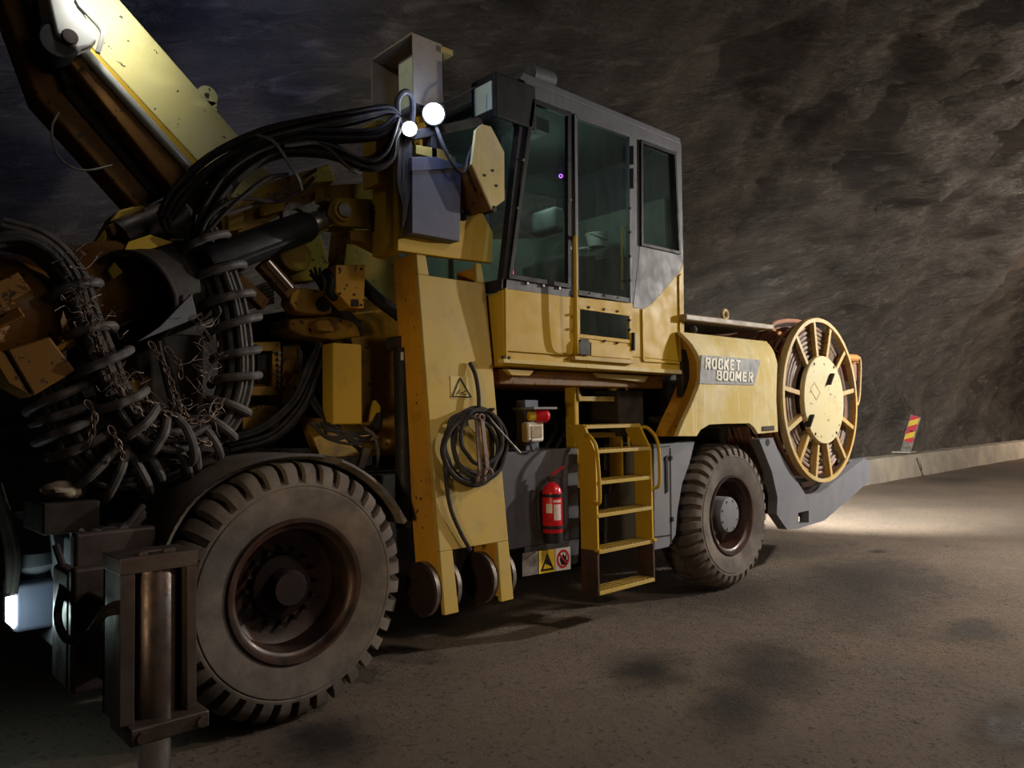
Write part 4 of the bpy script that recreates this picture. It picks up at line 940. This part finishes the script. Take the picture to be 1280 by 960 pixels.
# chains
def chain(ctrl):
    P = spline([A(*c) for c in ctrl], 40); m = MB(); acc_ = 0; k = 0; last = P[0]
    for i in range(1, len(P)-1):
        acc_ += (P[i]-P[i-1]).length
        if acc_ >= .034:
            acc_ = 0; d = (P[i+1]-P[i-1]).normalized(); s_ = d.orthogonal().normalized(); s_ = Matrix.Rotation(PI/2*k+.6, 3, d) @ s_
            pts = [P[i]+d*(.027*math.cos(a))+s_*(.014*math.sin(a)) for a in [2*PI*j/10 for j in range(10)]]
            m.tube(pts, .0045, 5, 1, True); k += 1
    return part(m, 'chain', 'wire')
chain([(108,390,3.98),(125,440,3.96),(142,478,3.95),(165,505,3.96),(195,535,4.0),(235,548,4.02),(262,555,4.05)])
chain([(92,352,4.0),(112,400,3.97),(132,452,3.95),(150,492,3.95)])
chain([(185,425,4.1),(205,455,4.08),(222,500,4.06),(240,530,4.05)]); chain([(170,490,4.0),(215,520,4.02),(255,525,4.05),(280,500,4.08)])
chain([(205,432,4.12),(224,455,4.1),(226,470,4.1)]); chain([(105,498,3.98),(118,520,3.97),(112,550,3.97),(105,560,4.0)]); chain([(135,530,3.97),(148,555,3.96),(155,575,4.0)])
m = MB()
def scrib(px, py, y, sx_, sy_, n_):
    for i in range(n_):
        a, b = R_(-1,1), R_(-1,1); P = []; x_, y_ = px+sx_*a, py+sy_*b
        for k in range(6): P.append(A(x_, y_, y+R_(-.03,.03))); x_ += R_(-14,14); y_ += R_(-12,14)
        m.tube(P, .0022, 4, 4)
for t_ in range(7): scrib(92+t_*10, 320+t_*28, 3.97, 8, 16, 6)
scrib(255,440,4.06,12,40,16); scrib(235,515,4.06,45,20,22); scrib(180,540,4.02,30,18,12)
tag(part(m, 'wire_tangle', 'wire'), kind='stuff')

# --- curved hose guard shell and second boom
e0 = A(166,373,4.25); e1 = A(236,352,4.55); ax = (e1-e0).normalized(); s1 = Vector((0,0,1)); s1 = (s1-ax*s1.dot(ax)).normalized(); s2 = ax.cross(s1)
m = MB(); Ro, Ri = .25, .236
def shell_ring(c, R): return [c+(s1*math.cos(a)+s2*math.sin(a))*R for a in [2*PI*k/40 for k in range(40)]]
m.loft([shell_ring(e0, Ri), shell_ring(e0, Ro), shell_ring(e1, Ro), shell_ring(e1, Ri)], True, False); gs = part(m, 'guard_shell', 'dark')
m = MB(); m.cyl(e0.lerp(e1,.75), e0.lerp(e1,.8), Ri, 32); part(m, 'shell_shade_disc', 'black', 0, gs)  # black disc added to paint the shade inside the shell
m = MB(); m.tube(shell_ring(e0, .244), .014, 8, 1, True); part(m, 'shell_lip', 'jack', 0, gs)
beam('shell_plate', [(172,427),(247,397),(240,367),(222,385),(200,408)], 4.05, .03, 'lightgrey', .004)
beam('knuckle_plate', [(152,321),(160,302),(188,293),(217,303)], 4.22, .04, 'yellow', .004)
beam('knuckle_plate', [(135,338),(143,327),(154,340),(142,349)], 4.24, .04, 'yellow', .004)
beam('boom_knuckle', [(128,300),(150,262),(185,252),(245,290),(250,340),(215,305),(152,322),(135,350)], 4.60, .3, 'yellow', .02)
beam('knuckle_cover', [(134,282),(180,257),(185,272),(178,278),(150,288),(142,296)], 4.50, .08, 'orange', .01)
m = MB(); m.cyl(A(150,300,4.55), A(225,268,4.6), .11, 24); part(m, 'boom_tube', 'jack')
p, q = A(-60,415,4.30), A(150,352,4.62)
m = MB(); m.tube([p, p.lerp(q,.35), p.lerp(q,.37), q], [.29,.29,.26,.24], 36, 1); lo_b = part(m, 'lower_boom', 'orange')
m = MB(); m.bar(A(-10,372,4.05), A(30,352,4.05), .05, .10); m.bar(A(-5,405,4.05), A(28,390,4.02), .05, .05); part(m, 'boom_rib', 'orange', .008, lo_b)
m = MB(); m.poly([(8,437),(62,420),(95,463),(42,495)], 3.98, .28); part(m, 'boom_bracket', 'orange', .012, lo_b)
m = MB(); m.poly([(-20,432),(6,440),(40,497),(10,480)], 3.99, .26); part(m, 'bracket_side', 'orange', .01, lo_b)
m = MB(); p = A(135,470,4.5); m.box(p.x-.15, p.x+.5, 4.45, 4.75, p.z-.35, p.z+.25); part(m, 'feed_carrier', 'dark', .02)
beam('feed_rail', [(112,405),(180,380),(182,395),(116,425)], 4.46, .1, 'grimy', .01)
beam('feed_rail', [(150,480),(185,470),(190,505),(158,505)], 4.40, .06, 'grimy', .01)
# hoses falling from the carriage
bundle([(404,432,4.42,6,4),(392,462,4.4,8,6),(372,505,4.38,8,8),(335,540,4.38,8,10),(285,556,4.4,5,10)], 12, .014, 'rubber', 'carriage_hose')
bundle([(375,440,4.5,3,4),(382,470,4.48,6,2),(398,505,4.42,10,4),(420,535,4.36,10,8),(448,560,4.3,8,8)], 7, .013, 'rubber', 'carriage_hose')
for i in range(9): hose([A(390+R_(-10,20),528+R_(-4,6),4.3), A(415+R_(-10,10),540+R_(-8,10),4.24), A(450+R_(-8,8),548+R_(-10,10),4.22), A(470+R_(-5,5),530+R_(-8,16),4.26), A(474,505+R_(0,10),4.34)], .010, 'rubber', 'carriage_hose')
hose([A(455,535,4.18), A(468,545,4.16), A(473,565,4.15), A(470,585,4.16)], .012, 'dusthose', 'carriage_hose')
m = MB(); m.bar(A(458,560,4.15), A(450,585,4.15), .03, .05); part(m, 'hose_clip', 'jack', .004)

# --- outrigger, jack
JX, JY = .965, 3.0
ja = A(150,700,JY); jb = A(246,690,JY)
m = MB(); x0, x1 = .832, 1.105; zt_ = 1.118; zb = .52
m.box(x0, x0+.05, JY, JY+.22, zb, zt_); m.box(x1-.035, x1, JY, JY+.22, zb, zt_); m.box(x0-.003, x1+.003, JY-.004, JY+.224, zt_-.055, zt_+.004); m.box(x0, x1, JY+.19, JY+.22, zb, zt_); jf = part(m, 'jack_housing', 'jack', .003)
m = MB(); m.lathe([(.0005,.59),(.072,.59),(.080,.58),(.080,.54),(.083,.535),(.083,.0),(.07,-.01),(.0005,-.01)], (JX+.005, JY+.085, .505), (0,0,1), 40); part(m, 'jack_barrel', 'jackbarrel', 0, jf)
m = MB(); m.box(x0+.02, x1+.03, JY-.055, JY+.2, .455, .52); part(m, 'jack_plate', 'jack', .01, jf)
m = MB()
for x in (x0+.06, x1-.0): m.cyl((x,JY-.068,.485),(x,JY-.05,.485),.022,6)
part(m, 'jack_bolt', 'rust', 0, jf)
m = MB(); m.cyl((JX+.01,JY+.075,.04),(JX+.01,JY+.075,.47),.058,36); part(m, 'jack_rod', 'chrome', 0, jf)
m = MB(); m.lathe([(.0005,.06),(.08,.06),(.16,.02),(.17,0.0),(.0005,0.0)], (JX+.01,JY+.075,0), (0,0,1), 32); part(m, 'jack_foot', 'jack', 0, jf)
m = MB(); m.box(JX-.06, JX-.03, JY+.03, JY+.08, zt_, zt_+.015); m.box(JX+.03, JX+.07, JY+.03, JY+.08, zt_, zt_+.018); m.cyl((JX-.05,JY+.055,zt_+.01),(JX+.05,JY+.055,zt_+.01),.008,8); part(m, 'jack_lug', 'jack', .003, jf)
# telescopic beam behind the jack
m = MB(); m.box(.85, 1.06, JY+.22, 4.1, .60, .92); tb = part(m, 'outrigger_beam', 'jack', .02)
m = MB(); m.box(.80, 1.12, 3.55, 3.62, .50, 1.02); m.box(.80,.86,3.62,3.9,.5,1.0); part(m, 'beam_collar', 'jack', .02, tb)
m = MB(); m.box(.93, 1.22, 3.95, 5.7, .46, 1.08); part(m, 'beam_sleeve', 'lightgrey', .03, tb)
m = MB(); m.box(.89, 1.25, 3.92, 4.0, .42, 1.12); part(m, 'sleeve_flange', 'jack', .02, tb)
m = MB(); m.box(1.15, 1.5, 4.4, 5.5, .5, 1.1); part(m, 'front_crossmember', 'dark', .02)
hose([A(70,682,3.9), A(80,720,3.8), A(72,770,3.6), A(85,800,3.4), A(112,790,3.25), A(130,768,3.12), A(150,762,3.03)], .016, 'rubber', 'jack_hose')
hose([A(112,788,3.24), A(130,762,3.12), A(150,752,3.04)], .010, 'rubber', 'jack_hose')
for i in range(7): hose([A(100+R_(-5,10),668+R_(-6,10),4.0), A(125+R_(-10,10),672+R_(-8,12),3.95), A(150+R_(-5,8),665+R_(-12,14),3.95), A(172+R_(0,10),640+R_(-10,20),4.0)], .018, 'dusthose', 'loose_hose')
beam('front_bracket', [(62,652),(84,640),(98,690),(82,702),(70,690)], 4.3, .05, 'lightgrey', .006)
beam('front_bracket', [(88,655),(108,668),(110,696),(94,704)], 4.15, .05, 'lightgrey', .006)
# low front lamp
p = A(40,745,4.6)
m = MB(); m.box(p.x-.10, p.x+.16, 4.5, 4.8, p.z-.16, p.z+.09); fb = part(m, 'front_lamp', 'bluegrey', .03)
m = MB(); m.tube([(p.x+.03,4.64,p.z+.06),(p.x+.03,4.64,p.z+.10),(p.x+.02,4.64,p.z+.16),(p.x+.02,4.64,p.z+.22)], [.08,.06,.12,.10], 20, 1); part(m, 'lamp_cap', 'grey', 0, fb)
q = A(15,766,4.50)
m = MB(); m.extr([A(8,748,4.50), A(21,745,4.50), A(21,781,4.50), A(17,786,4.50), A(8,778,4.50)], (.0,.03,0)); part(m, 'lit_lens', 'lamp_low', 0, fb)
m = MB(); m.box(p.x+.16, p.x+.30, 4.55, 4.8, p.z-.2, p.z+.12); part(m, 'lamp_mount', 'grey', .02, fb)
bundle([(-10,600,4.6,8,4),(8,660,4.58,9,0),(15,700,4.55,9,0),(12,740,4.55,6,4)], 8, .018, 'dark', 'front_hose')

# ------------------------------------------------------------------ loose things on the rig
# fire extinguisher strapped to the box
ec = A(690.5, 640, 3.92); ez0 = A(690.5, 678, 3.92).z; ez1 = A(690.5, 602, 3.92).z; er = .075
ex = empty('fire_extinguisher', (ec.x, 3.92, ez0), 'red fire extinguisher strapped to the grey box left of the ladder', 'fire extinguisher')
Lh = ez1-ez0
m = MB(); m.lathe([(.0005,.075),(er-.003,.075),(er,.08),(er,Lh*.80),(er*.93,Lh*.87),(er*.7,Lh*.94),(er*.32,Lh*.985),(er*.3,Lh*1.0),(.0005,Lh)], (ec.x,3.92,ez0), (0,0,1), 36); part(m, 'cylinder_body', 'red', 0, ex)
m = MB(); m.lathe([(.0005,0),(er*.98,0),(er*1.0,.01),(er*1.0,.075),(.0005,.076)], (ec.x,3.92,ez0), (0,0,1), 36); part(m, 'base_ring', 'black', 0, ex)
for f_ in (.26, .78):
    m = MB(); z_ = ez0+Lh*f_; m.lathe([(er+.001,-.012),(er+.006,-.012),(er+.006,.012),(er+.001,.012),(er+.001,-.012)], (ec.x,3.92,z_), (0,0,1), 36); m.box(ec.x+er-.005, ec.x+er+.02, 3.90, 3.94, z_-.014, z_+.014); m.box(ec.x-.02,ec.x+.02,3.92+er,4.02,z_-.012,z_+.012); part(m, 'strap', 'black', 0, ex)
def wraplabel(a0, a1, z0, z1, name, mat):
    m = MB(); pts = [math.radians(a0+(a1-a0)*k/10) for k in range(11)]; rr = er+.0012
    lo_ = [Vector((ec.x+rr*math.cos(a), 3.92+rr*math.sin(a), z0)) for a in pts]; V0 = [m.bm.verts.new(v) for v in lo_]; V1 = [m.bm.verts.new(v+Vector((0,0,z1-z0))) for v in lo_]
    for k in range(10): m.face([V0[k],V0[k+1],V1[k+1],V1[k]])
    return part(m, name, mat, 0, ex)
wraplabel(-128, -82, ez0+Lh*.38, ez0+Lh*.64, 'instruction_label', 'paper'); wraplabel(-172, -136, ez0+Lh*.50, ez0+Lh*.65, 'date_label', 'white')
wraplabel(-130, -80, ez0+Lh*.67, ez0+Lh*.71, 'label_heading', 'paper')
m = MB(); m.cyl((ec.x,3.92,ez1-.01),(ec.x,3.92,ez1+.045),.020,14); m.box(ec.x-.04,ec.x+.03,3.905,3.935,ez1+.02,ez1+.04); part(m, 'valve_head', 'dark', .003, ex)
m = MB(); m.bar((ec.x-.01,3.92,ez1+.045),(ec.x+.095,3.88,ez1+.11),.022,.012); part(m, 'lever', 'red', .003, ex)
m = MB(); m.bar((ec.x-.01,3.92,ez1+.03),(ec.x+.075,3.89,ez1+.03),.02,.010); part(m, 'grip', 'dark', .003, ex)
m = MB(); m.tube([(ec.x-.02,3.92,ez1+.02),(ec.x-.08,3.95,ez1-.0),(ec.x-.105,3.965,ez1-.1),(ec.x-.105,3.965,ez1-.25),(ec.x-.095,3.965,ez0+.12),(ec.x-.08,3.965,ez0+.02)], .011, 8, 5); part(m, 'discharge_hose', 'rubber', 0, ex)

# coiled hose on the column
def cpo(px, py, off): return cp(px, py, -off)
hc = empty('coiled_hose', tuple(cpo(594,520,.03)), 'coil of thin black hose hung on the yellow column above its feet', 'hose')
loops_ = [(590,560,36,46),(594,558,37,47),(586,556,30,42),(596,552,30,38),(600,556,33,44),(588,562,33,40),(602,546,26,34)]
for k, (cx, cy, rx, ry) in enumerate(loops_):
    m = MB(); pts = [cpo(cx+rx*math.cos(a)+R_(-1.5,1.5), cy+ry*math.sin(a)+R_(-1.5,1.5), .03+.014*k+.01*math.sin(a*2+k)) for a in [2*PI*j/16 for j in range(16)]]
    m.tube(pts, .0145, 8, 4, True); part(m, 'hose_turn', 'rubber', 0, hc)
m = MB(); m.tube([cpo(587,453,.02), cpo(594,468,.04), cpo(598,490,.05), cpo(599,515,.06)], .014, 8, 5); part(m, 'hose_tail', 'rubber', 0, hc)
m = MB(); m.tube([cpo(572,520,.06), cpo(558,545,.06), cpo(556,580,.05), cpo(562,630,.04), cpo(574,662,.03), cpo(588,688,.025)], .014, 8, 5); part(m, 'hose_tail', 'rubber', 0, hc)
m = MB(); m.tube([cpo(606,515,.09), cpo(622,535,.12), A(640,555,3.72), A(650,566,3.72)], .008, 8, 5); part(m, 'hose_end', 'steel', 0, hc)
m = MB(); p = cpo(600,514,.0); m.cyl(p+Vector((0,.01,0)), p+Vector((0,-.14,.01)), .010, 8); part(m, 'hanging_hook', 'dark', 0, co)
# two spanners over the coil
def spanner(a, b, label):
    a, b = Vector(a), Vector(b); d = (b-a).normalized(); e = empty('spanner', tuple(a), label, 'spanner', 'spanners hung over the hose coil'); sdir = d.cross(Vector((0,1,0))).normalized()
    m = MB(); m.bar(a+d*.02, b-d*.02, .032, .012, (0,1,0)); part(m, 'shank', 'wrench', .003, e)
    m = MB(); nrm = d.cross(sdir).normalized(); m.torus(a, nrm, .020, .008, 18, 8); part(m, 'ring_end', 'wrench', 0, e)
    m = MB(); pts = [b+(d*math.cos(x_)+sdir*math.sin(x_))*0.03 for x_ in [math.radians(60+24*k) for k in range(11)]]; m.tube(pts, [.009]+[.014]*9+[.009], 8, 1); part(m, 'jaw', 'wrench', 0, e)
spanner(cpo(596,522,.15), cpo(601,600,.15), 'rusty spanner with closed lower jaw, the left one hung over the coiled hose')
spanner(cpo(602,522,.165), cpo(610,592,.165), 'rusty open-jawed spanner, the right one hung over the coiled hose')

# bucket in the cab
p = A(746,309,4.45); zc = cn_top = c1.z-.05
bk = empty('bucket', (p.x, 4.45, p.z), 'small white bucket with black band standing on the console inside cab', 'bucket')
m = MB(); m.lathe([(.0005,.005),(.078,0),(.098,.105),(.104,.108),(.104,.12),(.097,.12),(.094,.11),(.075,.012),(.0005,.012)], (p.x,4.45,p.z), (0,0,1), 32); part(m, 'bucket_body', 'white', 0, bk)
m = MB(); m.tube([(p.x-.1,4.45,p.z+.11),(p.x-.07,4.37,p.z+.07),(p.x,4.345,p.z+.05),(p.x+.07,4.37,p.z+.07),(p.x+.1,4.45,p.z+.11)], .004, 6, 4); part(m, 'bucket_handle', 'dark', 0, bk)
p2 = A(731,312,4.40); m = MB(); m.ball((p2.x,4.40,p2.z), .07, .05, .025, 14); cl = m.build('crumpled_rag', M['white'], origin=(p2.x,4.4,p2.z-.02)); tag(cl, 'crumpled white rag beside the bucket on the console inside cab', 'rag')
# pale rock on the front of the rig
p = A(78,612,4.15); m = MB(); m.ball((0,0,0), .085, .07, .045, 18)
for v in m.bm.verts: v.co *= 1+.45*noise.noise(v.co*14)
for v in m.bm.verts: v.co += p
tag(m.build('rock_chunk', M['rag'], origin=p), 'pale broken rock lying below the hanging hose umbilical', 'rock')
m = MB(); m.box(p.x-.10, p.x+.14, 4.05, 4.5, p.z-.20, p.z-.055); part(m, 'front_shelf', 'dark', .01)

# ------------------------------------------------------------------ lights
def light(name, ty, loc, energy, col, target=None, size=.2, spot=70, blend=.4):
    l = bpy.data.lights.new(name, ty); l.energy = energy; l.color = col
    if ty == 'AREA': l.size = size
    else: l.shadow_soft_size = size
    if ty == 'SPOT': l.spot_size = math.radians(spot); l.spot_blend = blend
    o = bpy.data.objects.new(name, l); COL.objects.link(o); o.location = loc
    if target is not None: o.rotation_euler = (Vector(target)-Vector(loc)).to_track_quat('-Z', 'Y').to_euler()
    return o
light('site_floodlight', 'SPOT', (11.2, .4, 3.7), 1800, (1, .95, .86), (7.0, 3.4, .4), .10, 140, 1)
light('wall_fill', 'SPOT', (17, -4.5, 4.5), 1250, (1, .90, .78), (16, 8, 4.6), .3, 140, 1)  # added fill, no fixture: brightens the rock wall
light('far_wall_fill', 'POINT', (33, 1.5, 4.0), 2000, (1, .80, .62), None, .3)  # added fill that lifts the far end of the wall
light('rear_lamp', 'SPOT', (9.4, 5.0, 2.3), 4200, (1, 1, .92), (17.0, 6.2, 0), .08, 120, 1)
light('rear_road_fill', 'SPOT', (19, -3, 5), 1300, (1, .84, .66), (15.5, 3.8, 0), .3, 90, 1)  # added fill for the ground behind the rig
light('work_lamp_glow', 'POINT', L2[0]+L2[1]*.12, 6, (.36, .52, 1), None, .06)
light('blue_wall_fill', 'SPOT', (2.9, 6.0, 4.6), 60, (.26, .38, 1), (1.8, 8.4, 7.0), .1, 150, .6)  # unseen blue fill added to tint the rock around the work lamps
light('boom_lamp', 'SPOT', A(140,-45,4.2), 30, (1, .98, .90), A(120,40,4.6), .06, 120, .9)
light('boom_rear_lamp', 'SPOT', (.4, 3.7, 4.7), 70, (1, 1, .85), (3.1, 4.0, 3.95), .05, 26, .6)
light('low_lamp_light', 'POINT', q+Vector((-.05,-.15,0)), 3.0, (.75, 1, .95), None, .05)
light('left_fill', 'SPOT', (-1.2, 1.0, 1.3), 240, (1, .74, .42), (4.4, 3.9, 1.35), .25, 42, .7)
light('road_fill', 'SPOT', (6.5, -1.5, 6.0), 820, (1, .84, .68), (4.8, 1.2, 0), .4, 90, 1)  # added overhead fill for the foreground road
light('camera_side_fill', 'AREA', (4.5, -5.0, 4.8), 34, (1, .90, .82), (3.5, 4.5, 1.2), 3.0)
light('cab_fill', 'POINT', (4.5, 4.4, 3.45), 11, (.82, 1, .92), None, .25)  # added fill so the inside of the cab can be seen
sc.cycles.caustics_reflective = False; sc.cycles.caustics_refractive = False
w = bpy.data.worlds.new('world'); sc.world = w; w.use_nodes = True
w.node_tree.nodes['Background'].inputs[0].default_value = (.5, .55, .65, 1); w.node_tree.nodes['Background'].inputs[1].default_value = .02
vs = sc.view_settings; vs.view_transform = 'Standard'; vs.look = 'None'; vs.exposure = 0; vs.gamma = 1; vs.use_curve_mapping = False
for o in bpy.data.objects:
    if '_o' in o: del o['_o']
